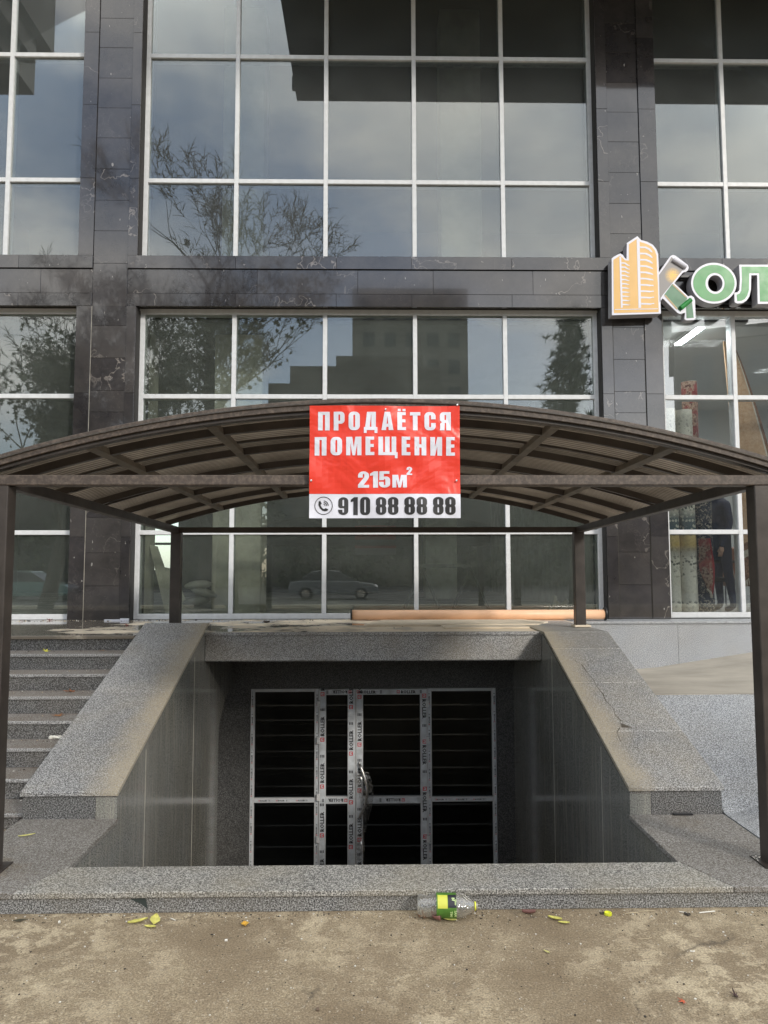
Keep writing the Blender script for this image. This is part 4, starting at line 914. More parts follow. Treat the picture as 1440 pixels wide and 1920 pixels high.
g = MB(); g.box(4.62, 9.42, 1.30, 5.9, 9.9, 1.44); g.build('seat', M_['brown_leather'], o, bevel=.02); g = MB(); g.box(4.62, 9.86, 1.42, 5.9, 9.98, 1.82); g.build('backrest', M_['brown_leather'], o, bevel=.02)
for x in (4.75, 5.8):
    for y in (9.46, 9.9): g = MB(); g.tube([(x, y, .967), (x, y, 1.30)], .018, 8); g.build('leg', M_['chrome'], o)
o = thing('chair', 'black chair with slanted chrome leg behind the carpet shop glass', 'chair', (4.35, 9.5, .967))
g = MB(); g.box(4.30, 9.35, 1.36, 4.62, 9.8, 1.42); g.build('seat', M_['black'], o, bevel=.01); g = MB(); g.box(4.32, 9.32, 1.60, 4.62, 9.37, 1.635); g.build('armrest', M_['black'], o, bevel=.01)
for a, b in (((4.56, 9.34, 1.60), (4.66, 9.28, .975)), ((4.32, 9.34, 1.60), (4.30, 9.28, .975)), ((4.6, 9.78, 1.36), (4.64, 9.85, .975)), ((4.32, 9.78, 1.36), (4.30, 9.85, .975))): g = MB(); g.tube([a, b], .013, 8); g.build('leg', M_['chrome'], o, smooth=True)
# standing person, mostly hidden
def skinned(name, pts, edges, mat, parent=None, sub=2):
    me = bpy.data.meshes.new(name); me.from_pydata([p[0] for p in pts], edges, []); o = bpy.data.objects.new(name, me); COL.objects.link(o)
    sk = o.modifiers.new('skin', 'SKIN'); me.skin_vertices or None
    if not me.skin_vertices: 
        pass
    for i, p in enumerate(pts): me.skin_vertices[0].data[i].radius = (p[1], p[2] if len(p) > 2 else p[1])
    me.skin_vertices[0].data[0].use_root = True; o.modifiers.new('sub', 'SUBSURF').levels = sub; o.modifiers['sub'].render_levels = sub; me.materials.append(mat)
    if parent: o.parent = parent
    return o
px0, py0, pz0 = 4.45, 9.34, .967
body = skinned('person', [((0, 0, .92), .13, .11), ((0, 0, 1.10), .12, .10), ((-.01, .01, 1.34), .15, .10), ((-.02, .01, 1.47), .06), ((-.03, .0, 1.53), .05), ((-.04, -.01, 1.63), .075, .085), ((-.04, -.01, 1.71), .065, .075),
     ((-.01, .20, 1.38), .055), ((0, .24, 1.12), .045), ((-.06, .22, .90), .036), ((-.08, .21, .82), .03), ((-.01, -.19, 1.38), .055), ((.01, -.23, 1.12), .045), ((-.08, -.21, .90), .036), ((-.11, -.20, .83), .03),
     ((0, .09, .86), .085), ((-.01, .10, .48), .06), ((.02, .11, .09), .042), ((-.10, .12, .04), .036), ((0, -.09, .86), .085), ((.03, -.10, .48), .06), ((.08, -.11, .09), .042), ((-.04, -.12, .04), .036)],
    [(0, 1), (1, 2), (2, 3), (3, 4), (4, 5), (5, 6), (2, 7), (7, 8), (8, 9), (9, 10), (2, 11), (11, 12), (12, 13), (13, 14), (0, 15), (15, 16), (16, 17), (17, 18), (0, 19), (19, 20), (20, 21), (21, 22)], M_['navy'])
body.location = (px0, py0, pz0); tag(body, 'person in dark navy clothes standing in profile behind the carpet shop glass', 'person')
g = MB(); g.ell((-.045, -.01, 1.655), (.095, .078, .115), 14, 10); g.prism([(-.135, -.012, 1.66), (-.135, .0, 1.66), (-.155, -.006, 1.63)], (0.02, 0, 0)); hd = g.build('face', M_['skin'], None, smooth=True); hd.parent = body
g = MB(); g.ell((-.02, -.01, 1.70), (.098, .088, .10), 14, 9, jit=.03); hd = g.build('hair', M_['hair'], None, smooth=True); hd.parent = body
for yy in (.21, -.205):
    g = MB(); g.ell((-.10, yy, .80), (.035, .018, .045), 10, 7)
    for q in range(4): g.tube([(-.085-.014*q, yy, .775), (-.09-.015*q, yy+.004, .735), (-.10-.013*q, yy+.006, .712)], [.008, .007, .006], 6)
    g.tube([(-.125, yy+.01, .80), (-.145, yy+.014, .77)], [.009, .007], 6); hd = g.build('hand', M_['skin'], None, smooth=True); hd.parent = body

# ================================================================== EMPTY ROOM CONTENTS
for x0, x1, z1, dx, lb in ((-2.80, -2.70, 1.84, .26, 'long grey board leaning on the concrete column behind the left pane'), (-2.60, -2.50, 1.56, .20, 'shorter grey board leaning beside the taller one')):
    g = MB(); g.prism([(x0, 9.25, z1), (x1, 9.25, z1-.02), (x1+dx+.10, 9.05, .968), (x0+dx+.02, 9.05, .968)], (0, .02, .0)); tag(g.build('board', M_['concrete']), lb, 'board', 'boards leaning in the empty room')
for k, (x, y, z, rz, lb) in enumerate(((-2.13, 9.12, 1.03, .2, 'grey cement sack at the bottom of the pile'), (-2.17, 9.11, 1.14, -.15, 'second grey cement sack up in the pile'), (-2.08, 9.12, 1.25, .3, 'third grey cement sack up in the pile'), (-2.15, 9.11, 1.34, -.1, 'grey cement sack lying on top of the pile'), (-2.42, 9.25, 1.02, .1, 'flat grey sack on the floor left of the pile'))):
    g = MB(); g.ell((x, y, z), (.17, .12, .055), 16, 10, jit=.05, rot=Matrix.Rotation(rz, 3, 'Y')); tag(g.build('cement_sack', pm('sack', (.40, .38, .34), .9, var=(9, .2)) if k == 0 else bpy.data.materials['sack'], smooth=True), lb, 'sack', 'cement sacks in the empty room')
random.seed(5); g = MB()
for k in range(70):
    a = random.uniform(0, 6.28); q = random.uniform(0, 1); c = Vector((2.34+.26*q*math.cos(a), 9.3+.18*q*math.sin(a), .97+.20*(1-q)*random.random()))
    d = Vector((random.uniform(-1, 1), random.uniform(-1, 1), random.uniform(0, .9))).normalized()*random.uniform(.04, .09)
    e = d.cross(Vector((random.random(), random.random(), 1))).normalized()*random.uniform(.01, .03); f3 = d.cross(e).normalized()*.006
    g.prism([c-d-e, c+d-e, c+d+e, c-d+e], f3)
tag(g.build('rubble_heap', M_['cream_stone']), 'small heap of broken scraps behind the right pane', 'rubble')
o = thing('workbench', 'dark trestle bench standing in the empty room', 'table', (1.0, 10.6, .967))
g = MB(); g.box(.6, 10.3, 1.55, 1.5, 10.9, 1.60); g.build('tabletop', M_['darkroom'], o)
for x in (.7, 1.4):
    for sg in (-1, 1): g = MB(); g.tube([(x, 10.6, 1.55), (x+sg*.25, 10.6, .967)], .025, 6); g.build('leg', M_['darkroom'], o)

# ================================================================== TERRACE CLUTTER
o = thing('carpet_tube', 'long pale cardboard tube with black ends lying below the window wall', 'tube', (1.15, 8.12, 1.03))
g = MB(); g.tube([(-.235, 8.13, 1.032), (.7, 8.128, 1.031), (1.6, 8.122, 1.03), (2.535, 8.115, 1.03)], .054, 28); g.build('tube_wall', M_['pale_pvc'], o, smooth=False)
for m in o.children[0].data.polygons: m.use_smooth = len(m.vertices) == 4
for x, r1 in ((-.243, .062), (2.548, .075)): g = MB(); g.tube([(x-.008, 8.12, 1.038), (x+.008, 8.12, 1.038)], r1, 28); g.build('end_cap', M_['black'], o, bevel=.002)
g = MB(); g.box(.66, 6.98, .9705, 1.47, 7.24, .988); tag(g.build('stone_slab', M_['cream_stone'], bevel=.004), 'loose pale stone slab lying at the terrace edge beside the rear right post', 'slab')
g = MB(); g.prism([(-.1, 7.3, .9705), (1.62, 7.3, .9705), (1.80, 7.62, .9705), (1.60, 7.95, .9705), (.1, 7.95, .9705)], (0, 0, .022)); tag(g.build('stone_slab', M_['cream_stone'], bevel=.006), 'broad cream slab with a cut corner lying in front of the cardboard tube', 'slab')
g = MB(); g.box(-2.96, 8.20, .971, -2.79, 8.235, .985); g.box(-2.79, 8.21, .971, -2.70, 8.24, .995); tag(g.build('paper_strip', M_['vwhite']), 'white crumpled strip at the foot of the left pillar', 'litter')

# ---- bottle
t = NT('clear_bottle_plastic'); t.t.nodes.remove(t.b); a1 = t.n('ShaderNodeBsdfTransparent', {0: (.86, .85, .80, 1)}); a2 = t.n('ShaderNodeBsdfGlossy', {'Roughness': .08}); a3 = t.n('ShaderNodeBsdfDiffuse', {0: (.75, .72, .66, 1)})
fr_ = t.n('ShaderNodeLayerWeight', {0: .55}).outputs['Facing']; k = t.ramp(fr_, (0, .22), (.5, .42), (1, .9)); a4 = t.n('ShaderNodeMixShader', {0: .35, 1: a2.outputs[0], 2: a3.outputs[0]})
nb = t.n('ShaderNodeBump', {'Height': t.noise(t.obj(), 28, 3, .5, 1.0), 'Strength': .8, 'Distance': .01}); t.t.links.new(nb.outputs[0], a2.inputs['Normal'])
t.t.links.new(t.n('ShaderNodeMixShader', {0: k, 1: a1.outputs[0], 2: a4.outputs[0]}).outputs[0], t.t.nodes['Material Output'].inputs[0])
bo_ = thing('plastic_bottle', 'crushed clear plastic bottle with green and yellow label lying against the kerb', 'bottle', (.31, 3.375, .052), R(-3)); random.seed(11)
prof = [(-.128, .012), (-.124, .040), (-.112, .049), (-.08, .046), (-.045, .050), (-.035, .050), (.048, .050), (.058, .050), (.075, .046), (.10, .033), (.118, .018), (.125, .0135), (.142, .0135)]
n = 22; vs = []; fs = []
def brad(i, a, x, r):
    d = 1-.22*math.exp(-((x+.085)/.03)**2)*max(0, math.cos(a-1.9))-.12*math.exp(-((x+.06)/.02)**2)*max(0, math.cos(a-4.4))+.05*math.sin(3*a+x*60)*(abs(x) > .055)*(x < .1)
    return r*d
for i, (x, r) in enumerate(prof):
    for j in range(n): a = 2*math.pi*j/n; q = brad(i, a, x, r); vs.append((x, q*math.cos(a), q*math.sin(a)))
for i in range(len(prof)-1):
    for j in range(n): fs.append((i*n+j, i*n+(j+1) % n, (i+1)*n+(j+1) % n, (i+1)*n+j))
fs.append(tuple(range(n)))
g = MB(); g.add(vs, fs); g.build('bottle_body', t.m, bo_, local=True, smooth=True)
def lab(x0, x1, a0, a1, rad, mat, nm, par=bo_, nn=14):
    g = MB(); vs = []; 
    for i in range(nn+1):
        a = R(a0+(a1-a0)*i/nn); vs += [(x0, -rad*math.cos(a), rad*math.sin(a)), (x1, -rad*math.cos(a), rad*math.sin(a))]
    g.add(vs, [(2*i, 2*i+1, 2*i+3, 2*i+2) for i in range(nn)]); return g.build(nm, mat, par, local=True, smooth=True)
lb_ = lab(-.043, .044, -180, 180, .0512, pm('label_green', (.08, .20, .03), .4, var=(30, .2), useobj=True), 'label', nn=40)
lab(-.038, .005, 10, 75, .0518, pm('label_yellow', (.58, .60, .08), .4), 'yellow_patch', lb_)
lab(.007, .043, 14, 78, .0518, pm('label_black', (.02, .02, .03), .4), 'black_patch', lb_)
g = MB()
for (xx, ang, txt, sc_) in ((.024, 60, 'Bf', .012), (.036, 52, 'Silver', .008), (.016, -2, 'TIME', .010), (.034, 2, 'SAM', .011)):
    me = ftext(txt, .02); k = sc_/.7
    for_ = [( -(v.co.x*k), v.co.y*k) for v in me.vertices]
    vs = []
    for a_, b_ in for_:
        an = R(ang)+a_/.052; vs.append((xx-b_*0+b_, -.0524*math.cos(an), .0524*math.sin(an)))
    g.add(vs, [tuple(p.vertices) for p in me.polygons])
g.build('label_print', pm('label_print', (.62, .80, .35), .4), lb_, local=True)
g = MB(); g.tube([(.126, 0, 0), (.131, 0, 0)], .0185, 18); g.build('neck_ring', pm('yellow_plastic', (.75, .78, .06), .4), bo_, local=True)
g = MB(); nn = 20
cp = thing('bottle_cap', 'small bright yellow bottle cap on the ground right of the bottle', 'bottle cap', (1.032, 3.383, .0)); vs = []
for (r, z) in ((.0145, .001), (.0155, .013), (.0135, .013), (.012, .003)):
    for j in range(nn): a = 2*math.pi*j/nn; vs.append((r*math.cos(a), r*math.sin(a), z))
fs = [(i*nn+j, i*nn+(j+1) % nn, (i+1)*nn+(j+1) % nn, (i+1)*nn+j) for i in range(3) for j in range(nn)]+[tuple(range(3*nn, 4*nn))]
g.add(vs, fs); c_ = g.build('cap_shell', bpy.data.materials['yellow_plastic'], cp, local=True)
g = MB()
for j in range(nn): a = 2*math.pi*j/nn; g.tube([(.0158*math.cos(a), .0158*math.sin(a), .002), (.0158*math.cos(a), .0158*math.sin(a), .012)], .0007, 4)
g.build('cap_ridges', bpy.data.materials['yellow_plastic'], cp, local=True)

# ---- leaves and litter
LM = {}
def lmat(c):
    if c not in LM: LM[c] = pm('leaf_%d' % len(LM), c, .6, var=(60, .25), useobj=True)
    return LM[c]
def leaf(label, x, y, z, L_, W, col, ang=0, curl=.2, kind='ovate', tilt=0):
    g = MB(); vs = []; fs = []; nl, nw = 10, 4
    if kind == 'maple':
        pts = []
        for k in range(5):
            a = math.pi/2+(k-2)*.85; l = (1, .9, .6)[abs(k-2)]
            pts += [(math.cos(a-.22)*l*.45, math.sin(a-.22)*l*.45), (math.cos(a-.1)*l*.8, math.sin(a-.1)*l*.8), (math.cos(a)*l, math.sin(a)*l), (math.cos(a+.12)*l*.75, math.sin(a+.12)*l*.75), (math.cos(a+.3)*l*.4, math.sin(a+.3)*l*.4)]
        pts += [(-.05, -.3), (.05, -.3)]
        vs = [(0, 0, .004)]+[(px*W, py*L_*.5, .004+curl*L_*.35*(px*px+.2*py)*random.uniform(.4, 1.3)) for px, py in pts]; m = len(pts)
        fs = [(0, 1+i, 1+(i+1) % m) for i in range(m)]
    else:
        for i in range(nl+1):
            a = i/nl; w = W*math.sin(math.pi*min(.98, max(.03, a))**.85)*(1+.08*math.sin(i*2.3))
            for j in range(nw+1): b = j/nw-.5; vs.append((b*w, (a-.5)*L_, .003+curl*(b*b*4)*W*.6+curl*L_*.35*(a-.5)**2+random.uniform(0, .001)))
        for i in range(nl):
            for j in range(nw): q = i*(nw+1)+j; fs.append((q, q+1, q+nw+2, q+nw+1))
    g.add(vs, fs); o = g.build('fallen_leaf', lmat(col), smooth=True); md = o.modifiers.new('s', 'SOLIDIFY'); md.thickness = .0006
    o.location = (x, y, z+.0015); o.rotation_euler = (R(tilt), R(tilt*.4), R(ang)); return tag(o, label, 'leaf', 'fallen leaves')
YEL = (.50, .47, .12); random.seed(21)
leaf('long curled yellow leaf, leftmost of the bright leaves by the kerb', -1.039, 3.352, 0, .085, .026, YEL, -62, .5)
leaf('round upright yellow leaf beside the long curled one', -.966, 3.358, .008, .052, .044, YEL, 8, .25, tilt=28)
leaf('small yellow leaf tucked under the round one', -.972, 3.305, 0, .052, .022, YEL, 80, .4)
leaf('lone orange yellow leaf left of centre on the ground', -.568, 3.318, 0, .032, .034, (.62, .36, .05), 20, .4)
leaf('curled brown dry leaf under the left end of the bottle', .215, 3.375, 0, .075, .05, (.30, .17, .10), 70, 1.1, 'maple')
leaf('reddish brown dry leaf pressed against the bottle', .262, 3.35, 0, .06, .04, (.22, .10, .08), 40, .9)
leaf('pale yellow leaf in front of the bottle label', .325, 3.343, 0, .058, .018, (.60, .55, .18), 78, .3)
leaf('yellow leaf left of the bottle cap, the further of an overlapping pair', .785, 3.342, 0, .062, .024, YEL, 62, .5)
leaf('yellow leaf left of the bottle cap, the nearer of an overlapping pair', .815, 3.305, 0, .05, .018, YEL, 80, .4)
leaf('tiny pale yellow leaf alone on the ground below the pair', .683, 3.067, 0, .03, .01, (.55, .52, .2), 40, .4)
leaf('small red orange leaf near the bottom right of the ground', 1.089, 2.722, 0, .040, .030, (.60, .13, .06), 100, .5, 'maple')
leaf('crumpled dark brown leaf at the lower right of the ground', 1.291, 2.75, 0, .05, .035, (.07, .035, .035), 70, 1.4, 'maple', 15)
leaf('reddish dry leaf scrap at the kerb foot right of the bottle', .681, 3.395, 0, .06, .02, (.16, .07, .06), 85, 1.1)
leaf('dark flat leaf at the kerb foot near the left edge', -1.56, 3.377, 0, .055, .02, (.06, .055, .035), -75, .2)
leaf('small yellow leaf lying on the left plinth', -1.887, 4.137, .096, .085, .018, (.58, .55, .2), -62, .4)
leaf('orange maple leaf on the ground at the foot of the left steps', -2.13, 4.47, 0, .17, .11, (.62, .20, .06), -60, .35, 'maple')
leaf('bright yellow leaf on the highest tread of the left steps', -2.77, 6.33, .845, .055, .05, (.70, .66, .08), 0, .5, 'maple', 35)
leaf('dull brown leaf on the highest tread near the parapet', -2.30, 6.35, .845, .07, .04, (.28, .15, .07), 60, .6, 'maple')
leaf('orange brown leaf on the third tread against the riser', -2.33, 5.80, .595, .16, .06, (.34, .13, .05), 80, .4, 'maple')
leaf('orange brown leaf on the fourth tread near the parapet', -2.30, 5.50, .47, .13, .07, (.30, .14, .06), 50, .4, 'maple')
leaf('maroon dry leaf at the foot of the left window', -3.60, 8.30, .97, .06, .05, (.14, .03, .03), 20, 1.0, 'maple', 25)
leaf('small maroon leaf nearest the left window corner', -3.82, 8.12, .97, .05, .04, (.15, .03, .03), 80, 1.0, 'maple', 25)
leaf('red leaf scrap on the wet terrace beside the left parapet', -2.50, 7.55, .97, .05, .04, (.20, .03, .03), 40, .8, 'maple', 25)
leaf('dark wilted leaf on the terrace above the lintel', -1.31, 7.72, .97, .08, .05, (.04, .03, .025), 60, 1.0, 'maple')
leaf('dark leaf scrap farther right on the terrace above the lintel', -1.12, 7.78, .97, .07, .03, (.05, .035, .03), 80, 1.0)
def bit(name, label, cat, pts, r, mat, sq=4, group=None):
    g = MB(); g.tube(pts, r, sq); return tag(g.build(name, mat), label, cat, group)
WH = pm('white_litter', (.70, .68, .62), .7); TW = pm('dry_straw', (.48, .40, .27), .8); DK = pm('dark_bark', (.05, .042, .035), .8)
bit('twig', 'thin pale straw right of the yellow cap', 'twig', [(1.11, 3.392, .003), (1.17, 3.398, .004)], .0018, TW)
bit('twig', 'longer pale straw at the kerb right of the first', 'twig', [(1.18, 3.41, .003), (1.25, 3.415, .003)], .0016, TW)
bit('twig', 'white stick at the kerb foot near the right edge', 'twig', [(1.445, 3.392, .003), (1.52, 3.403, .004)], .0028, WH)
bit('twig', 'short white stick left of the white stick at the right', 'twig', [(1.36, 3.405, .003), (1.39, 3.395, .003)], .002, WH)
bit('twig', 'small white sliver right of the round yellow leaf', 'twig', [(-.905, 3.388, .003), (-.88, 3.37, .003)], .002, WH)
bit('twig', 'pale splinter above the long curled leaf', 'twig', [(-1.11, 3.395, .002), (-1.07, 3.405, .003)], .0015, TW)
bit('twig', 'fine hairlike straw across the ground at the right', 'twig', [(1.09, 3.17, .002), (1.13, 3.168, .002), (1.15, 3.18, .002)], .0012, TW)
bit('pebble', 'dark bit of bark by the kerb near the right edge', 'debris', [(1.375, 3.385, .005), (1.385, 3.37, .005), (1.395, 3.378, .004)], .006, DK, 6)
bit('pebble', 'dark crumb touching the yellow cap on its left', 'debris', [(1.00, 3.392, .004), (1.018, 3.395, .004)], .005, DK, 6)
bit('pebble', 'white pebble on open ground left of centre', 'debris', [(-.628, 3.187, .004), (-.617, 3.189, .004)], .0045, WH, 6)
bit('pebble', 'white scrap on the ground at the right', 'debris', [(1.262, 3.066, .003), (1.272, 3.06, .004), (1.28, 3.067, .002)], .003, WH, 5)
bit('pebble', 'brown stone near the bottom edge of the ground', 'debris', [(-.212, 2.70, .005), (-.202, 2.70, .005)], .007, pm('brown_stone', (.14, .10, .07), .8), 7)
bit('pebble', 'white pebble near the kerb at far left', 'debris', [(-1.385, 3.36, .004), (-1.378, 3.361, .005)], .006, WH, 6)
g = MB(); g.box(1.745, 4.392, .0965, 1.86, 4.412, .108); tag(g.build('metal_strip', M_['black'], bevel=.002), 'short dark strip lying against the right upstand', 'strip')
g = MB(); g.prism([(-2.30, 5.42, .346), (-2.25, 5.40, .346), (-2.19, 5.45, .405), (-2.215, 5.47, .41)], (0, .012, .004)); tag(g.build('plastic_scrap', pm('lavender_plastic', (.62, .60, .78), .35)), 'pale lavender plastic scrap leaning on the left parapet', 'litter')
random.seed(2); g = MB()
for k in range(3): g.ell((-2.28+.028*k, 5.33, .358), (.022, .016, .011), 8, 5, jit=.3)
tag(g.build('crumpled_paper', WH), 'crumpled white paper on a tread below the lavender scrap', 'litter')
# uncountable grit
random.seed(9); g = MB()
def grit(n, x0, x1, y0, y1, z, s0=.0015, s1=.005, p=1.0):
    for k in range(n):
        s = random.uniform(s0, s1)*(.6 if random.random() < .7 else 1); x = random.uniform(x0, x1); y = y0+(y1-y0)*(random.random()**p)
        a = random.uniform(0, 6.28); pts = [(x+s*math.cos(a+q)*random.uniform(.6, 1.2), y+s*math.sin(a+q)*random.uniform(.6, 1.2), z) for q in (0, 1.6, 3.1, 4.7)]
        g.prism(pts, (0, 0, s*.6), random.choice((0, 0, 1, 2)))
grit(900, -1.8, 1.9, 3.43, 2.5, .0005, p=1.6); grit(520, -1.8, 1.9, 3.434, 3.36, .0005); grit(160, -4, -2.1, 8.3, 8.15, .971, .002, .010); grit(130, -2.5, .2, 8.33, 8.15, .971, .002, .012); grit(60, -1.5, .4, 7.9, 6.9, .9712, .002, .008)
for k in range(1, 8): grit(30, -3.4, -2.06, 6.66-.27*k, 6.56-.27*k, .971-.125*k, .002, .007)
tag(g.build('grit', [DK, TW, WH]), kind='stuff')

# ================================================================== WHAT THE GLASS REFLECTS (stands behind the camera)
def tree(label, loc, H, seed, lean=(0, 0), leaves=3000, crown=1.0, start=.28):
    random.seed(seed); o = thing('plane_tree', label, 'tree', loc); g = MB(); tips = []
    def br(p, d, L_, r, dep):
        n = 4; pts = [p]; rs = [r]
        for i in range(n):
            d = (d+Vector((random.uniform(-.2, .2), random.uniform(-.2, .2), random.uniform(-.06, .12)))).normalized(); pts.append(pts[-1]+d*L_/n); rs.append(r*(1-.55*(i+1)/n))
        g.tube(pts, rs, 7 if dep < 3 else 3, cap=False)
        if dep >= 3: tips.extend((pts[2], pts[3], pts[-1]))
        if dep >= 4:
            for q in range(4 if dep < 6 else 6):
                dd = (d*.8+Vector([random.gauss(0, .6) for _ in range(3)])).normalized()*random.uniform(.18, .45); b0 = random.choice(pts[1:]); g.tube([b0, b0+dd*.5+Vector((0, 0, .03)), b0+dd], [.011, .009, .006], 3, cap=False)
        if dep < 6:
            for k in range(3 if dep < 5 else 2):
                i = random.choice((2, 3, 4)) if k else 4
                a = random.uniform(0, 6.28); s = random.uniform(.45, .95)*crown
                side = Vector((math.cos(a), math.sin(a), random.uniform(-.1, .5))); br(pts[i], (d+side*s).normalized(), L_*random.uniform(.6, .82), max(.006, rs[i]*.72), dep+1)
    pts = []; rs = []
    for i in range(9):
        a = i/8; pts.append(Vector((lean[0]*a+.12*math.sin(a*5), lean[1]*a, H*.72*a))); rs.append(.24*(H/12)*(1-.75*a)+.02)
    g.tube(pts, rs, 10, cap=False)
    for i in range(2, 9):
        for k in range(2):
            a = random.uniform(0, 6.28); s = H*(.26-.012*i); br(pts[i], Vector((math.cos(a), math.sin(a), .8)).normalized(), s*.78, rs[i]*.55, 2)
    g.build('trunk', M_['bark'], o, local=True)
    lf = MB()
    for k in range(leaves):
        c = random.choice(tips)
        zz = c.z/H
        if random.random() < (zz-.5)*3.4: continue
        c = c+Vector([random.gauss(0, .20) for _ in range(3)]); s = random.uniform(.07, .13)
        u = Vector([random.gauss(0, 1) for _ in range(3)]).normalized(); v = u.cross(Vector([random.gauss(0, 1) for _ in range(3)])).normalized()
        P = []
        for q in range(10): a = 2*math.pi*q/10; rr_ = s*(1 if q % 2 == 0 else .42); P.append(c+u*rr_*math.cos(a)+v*rr_*math.sin(a))
        lf.add(P, [tuple(range(10))])
    lf.build('crown', M_['leaf_t'], o, local=True); return o
tree('tall half bare plane tree mirrored in the window left of the pillar centre', (-5.3, -6.2, 0), 14.6, 4, (.2, 0), 7000, .78)
tree('leafier leaning plane tree mirrored in the leftmost window', (-10.4, -6.5, 0), 11.5, 8, (1.4, 0), 10000, .95)
# pine
random.seed(6); o = thing('pine_tree', 'dark pine mirrored in the right pane of the ground floor window wall', 'tree', (8.5, -14, 0)); g = MB(); nl = MB()
g.tube([(0, 0, 0), (.1, 0, 6), (0, 0, 12.3)], [.22, .13, .03], 8)
z = 2.2
while z < 12.3:
    Lb = (1.5 if z > 6.5 else 2.9)*((1-z/13.2)**.45)*random.uniform(.5, 1.25)
    for k in range(5):
        a = random.uniform(0, 6.28); d = Vector((math.cos(a), math.sin(a), .22)); p0 = Vector((0, 0, z)); p1 = p0+d*Lb*.5; p2 = p0+Vector((d.x, d.y, .45))*Lb
        g.tube([p0, p1, p2], [.04, .028, .012], 5)
        m = max(4, int(Lb*7))
        for i in range(m):
            c = p0.lerp(p2, .25+.75*i/m)+Vector((random.gauss(0, .2), random.gauss(0, .2), random.gauss(0, .15)))
            for q in range(26):
                dd = Vector([random.gauss(0, 1), random.gauss(0, 1), random.gauss(.5, .8)]).normalized()*random.uniform(.25, .45); w = dd.cross(Vector((random.random(), random.random(), random.random()))).normalized()*.028
                nl.add([c-w, c+w, c+dd], [(0, 1, 2)])
    z += .38
g.build('trunk', M_['bark'], o, local=True); nl.build('crown', M_['needle'], o, local=True)

def block(name, label, loc, masses, wins, wallm, winm, rz=0):
    o = thing(name, label, 'building', loc, rz)
    for (x0, y0, z0, x1, y1, z1) in masses: g = MB(); g.box(x0, y0, z0, x1, y1, z1); g.build('wall', wallm, o, local=True)
    for (x0, z0, w, h, nx, nz, dx, dz, yy) in wins:
        me = None
        for j in range(nz):
            for i in range(nx):
                if me is None:
                    g = MB(); g.box(0, 0, 0, w, .08, h); q = g.build('window', winm, o, local=True); me = q.data
                else: q = bpy.data.objects.new('window', me); COL.objects.link(q); q.parent = o
                q.location = (x0+i*dx, yy, z0+j*dz)
    return o
wb = pm('brown_render_wall', (.085, .075, .068), .9, var=(.4, .25)); wb2 = pm('grey_render_wall', (.17, .165, .15), .9, var=(.3, .2)); wg = pm('far_window', (.03, .035, .04), .15)
block('apartment_block', 'stepped brown block mirrored in the middle of the ground floor window wall', (0, -46, 0), [(-9.0, -12, 0, 6.2, 0, 17.6), (-7.2, -11, 17.6, 6.0, -.6, 19.3), (-3.2, -11, 19.3, 4.5, -1.2, 20.4)], [(-8, 2.5, 1.1, 1.5, 6, 5, 2.4, 3.0, -.02)], wb, wg)
block('apartment_block', 'taller pale block mirrored behind the stepped brown one', (2, -64, 0), [(-4.2, -12, 0, 8.8, 0, 33)], [(-3, 14, 1.3, 1.6, 5, 6, 2.4, 3.1, -.02)], wb2, wg)
block('town_house', 'ornate grey house with arched windows mirrored in the carpet shop glass', (18.6, -27, 0), [(0, -8, 0, 26, 0, 15.2), (-.3, -8, 15.2, 26, .35, 15.9)], [(1, 2, 1.1, 2.2, 8, 4, 3.0, 3.4, -.02)], wb, wg, R(22))
block('shop_row', 'low dark row of shops mirrored near the bottom of the windows', (-24, -44, 0), [(-30, -6, 0, 14, 0, 8.0)], [(-28, .8, 2.6, 2.4, 12, 1, 3.4, 3, -.02)], wb, wg)
block('shop_row', 'long low dark frontage mirrored to the right of the brown block', (26, -50, 0), [(-18, -6, 0, 30, 0, 9.0)], [(-16, .8, 2.6, 2.4, 12, 1, 3.6, 3, -.02)], wb, wg)
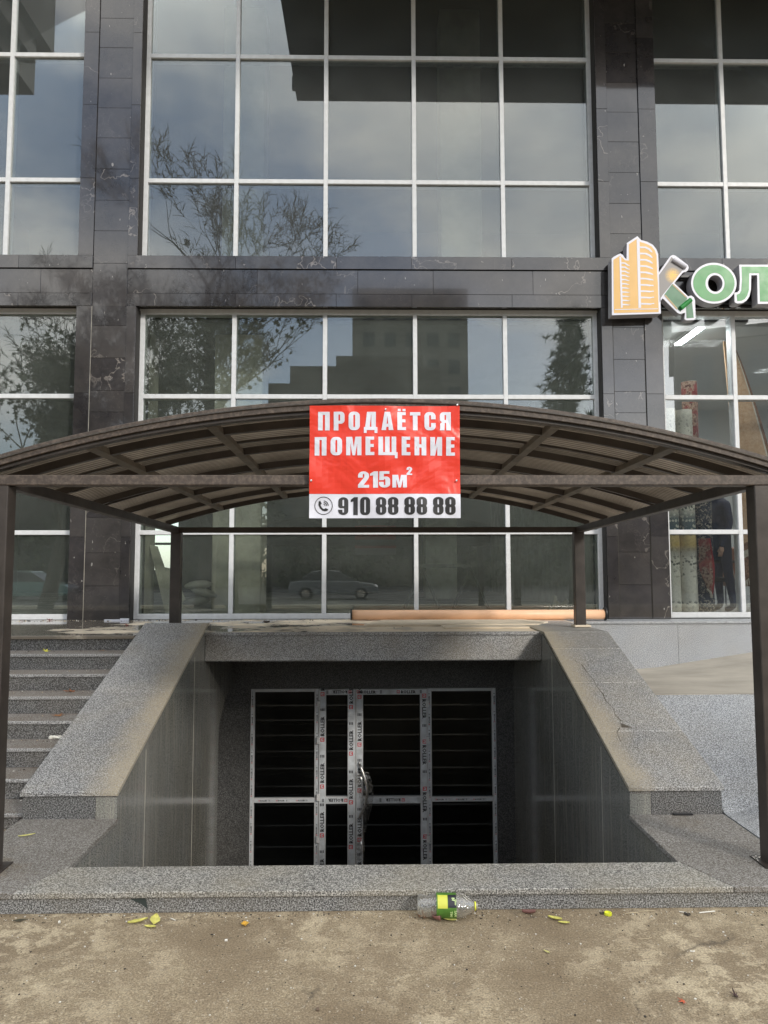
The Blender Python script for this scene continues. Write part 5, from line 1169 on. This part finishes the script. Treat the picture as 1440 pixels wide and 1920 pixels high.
# hedge-like far greenery
random.seed(12); g = MB()
for k in range(9000):
    x = random.uniform(-34, 30); top = 6+2.5*math.sin(x*.5)+1.5*math.sin(x*1.3); z = random.uniform(.2, max(2, top)); c = Vector((x, -40+random.gauss(0, .8), z)); s = random.uniform(.12, .26)
    u = Vector([random.gauss(0, 1) for _ in range(3)]).normalized()*s; v = u.cross(Vector([random.gauss(0, 1) for _ in range(3)])).normalized()*s; g.add([c-u, c+v, c+u, c-v], [(0, 1, 2, 3)])
tag(g.build('far_greenery', M_['leaf_t']), kind='stuff')

# cars
def car(label, loc, rz, col):
    o = thing('parked_car', label, 'car', loc, rz, 'cars parked across the road'); paint = pm('car_paint', col, .25, .3, coat=.6); dark = M_['black']; gl = wg
    def cs(prof, w, name, mat, wt=None, bev=.04):
        g = MB(); wt = wt or w; zmax = max(p[1] for p in prof); zmin = min(p[1] for p in prof); vs = []
        for sy in (-1, 1):
            for x, z in prof: a = (z-zmin)/(zmax-zmin); vs.append((x, sy*(w+(wt-w)*a)/2, z))
        n = len(prof); g.add(vs, [tuple(range(n))[::-1], tuple(range(n, 2*n))]+[(i, (i+1) % n, n+(i+1) % n, n+i) for i in range(n)]); return g.build(name, mat, o, local=True, bevel=bev, seg=3)
    cs([(-2.2, .35), (-2.22, .62), (-2.1, .88), (-1.5, .95), (1.0, .93), (1.9, .80), (2.18, .62), (2.2, .35), (1.75, .25), (-1.75, .25)], 1.76, 'body', paint, 1.66)
    cs([(-1.7, .93), (-1.15, 1.36), (-.6, 1.45), (.2, 1.43), (1.05, .93)], 1.60, 'cabin', gl, 1.22, .03); cs([(-1.2, 1.37), (-.6, 1.462), (.2, 1.445), (.35, 1.36), (-.6, 1.40)], 1.30, 'roof', paint, 1.18, .01)
    for x in (-1.35, 1.35):
        for s in (-1, 1):
            g = MB(); g.tube([(x, s*.66, .32), (x, s*.90, .32)], .32, 20); wh = g.build('wheel', dark, o, local=True, bevel=.02); g = MB(); g.tube([(x, s*.895, .32), (x, s*.905, .32)], .20, 12); g.build('rim', M_['chrome'], wh, local=True)
    for s in (-1, 1): g = MB(); g.ell((2.08, s*.65, .66), (.12, .18, .08), 8, 6); g.build('headlight', M_['chrome'], o, local=True)
    return o
car('silver car mirrored in the second pane of the ground floor window wall', (-1.9, -20.0, 0), R(0), (.26, .27, .28))
car('greenish grey car mirrored in the leftmost ground floor window', (-16.5, -19, 0), R(0), (.12, .2, .18))
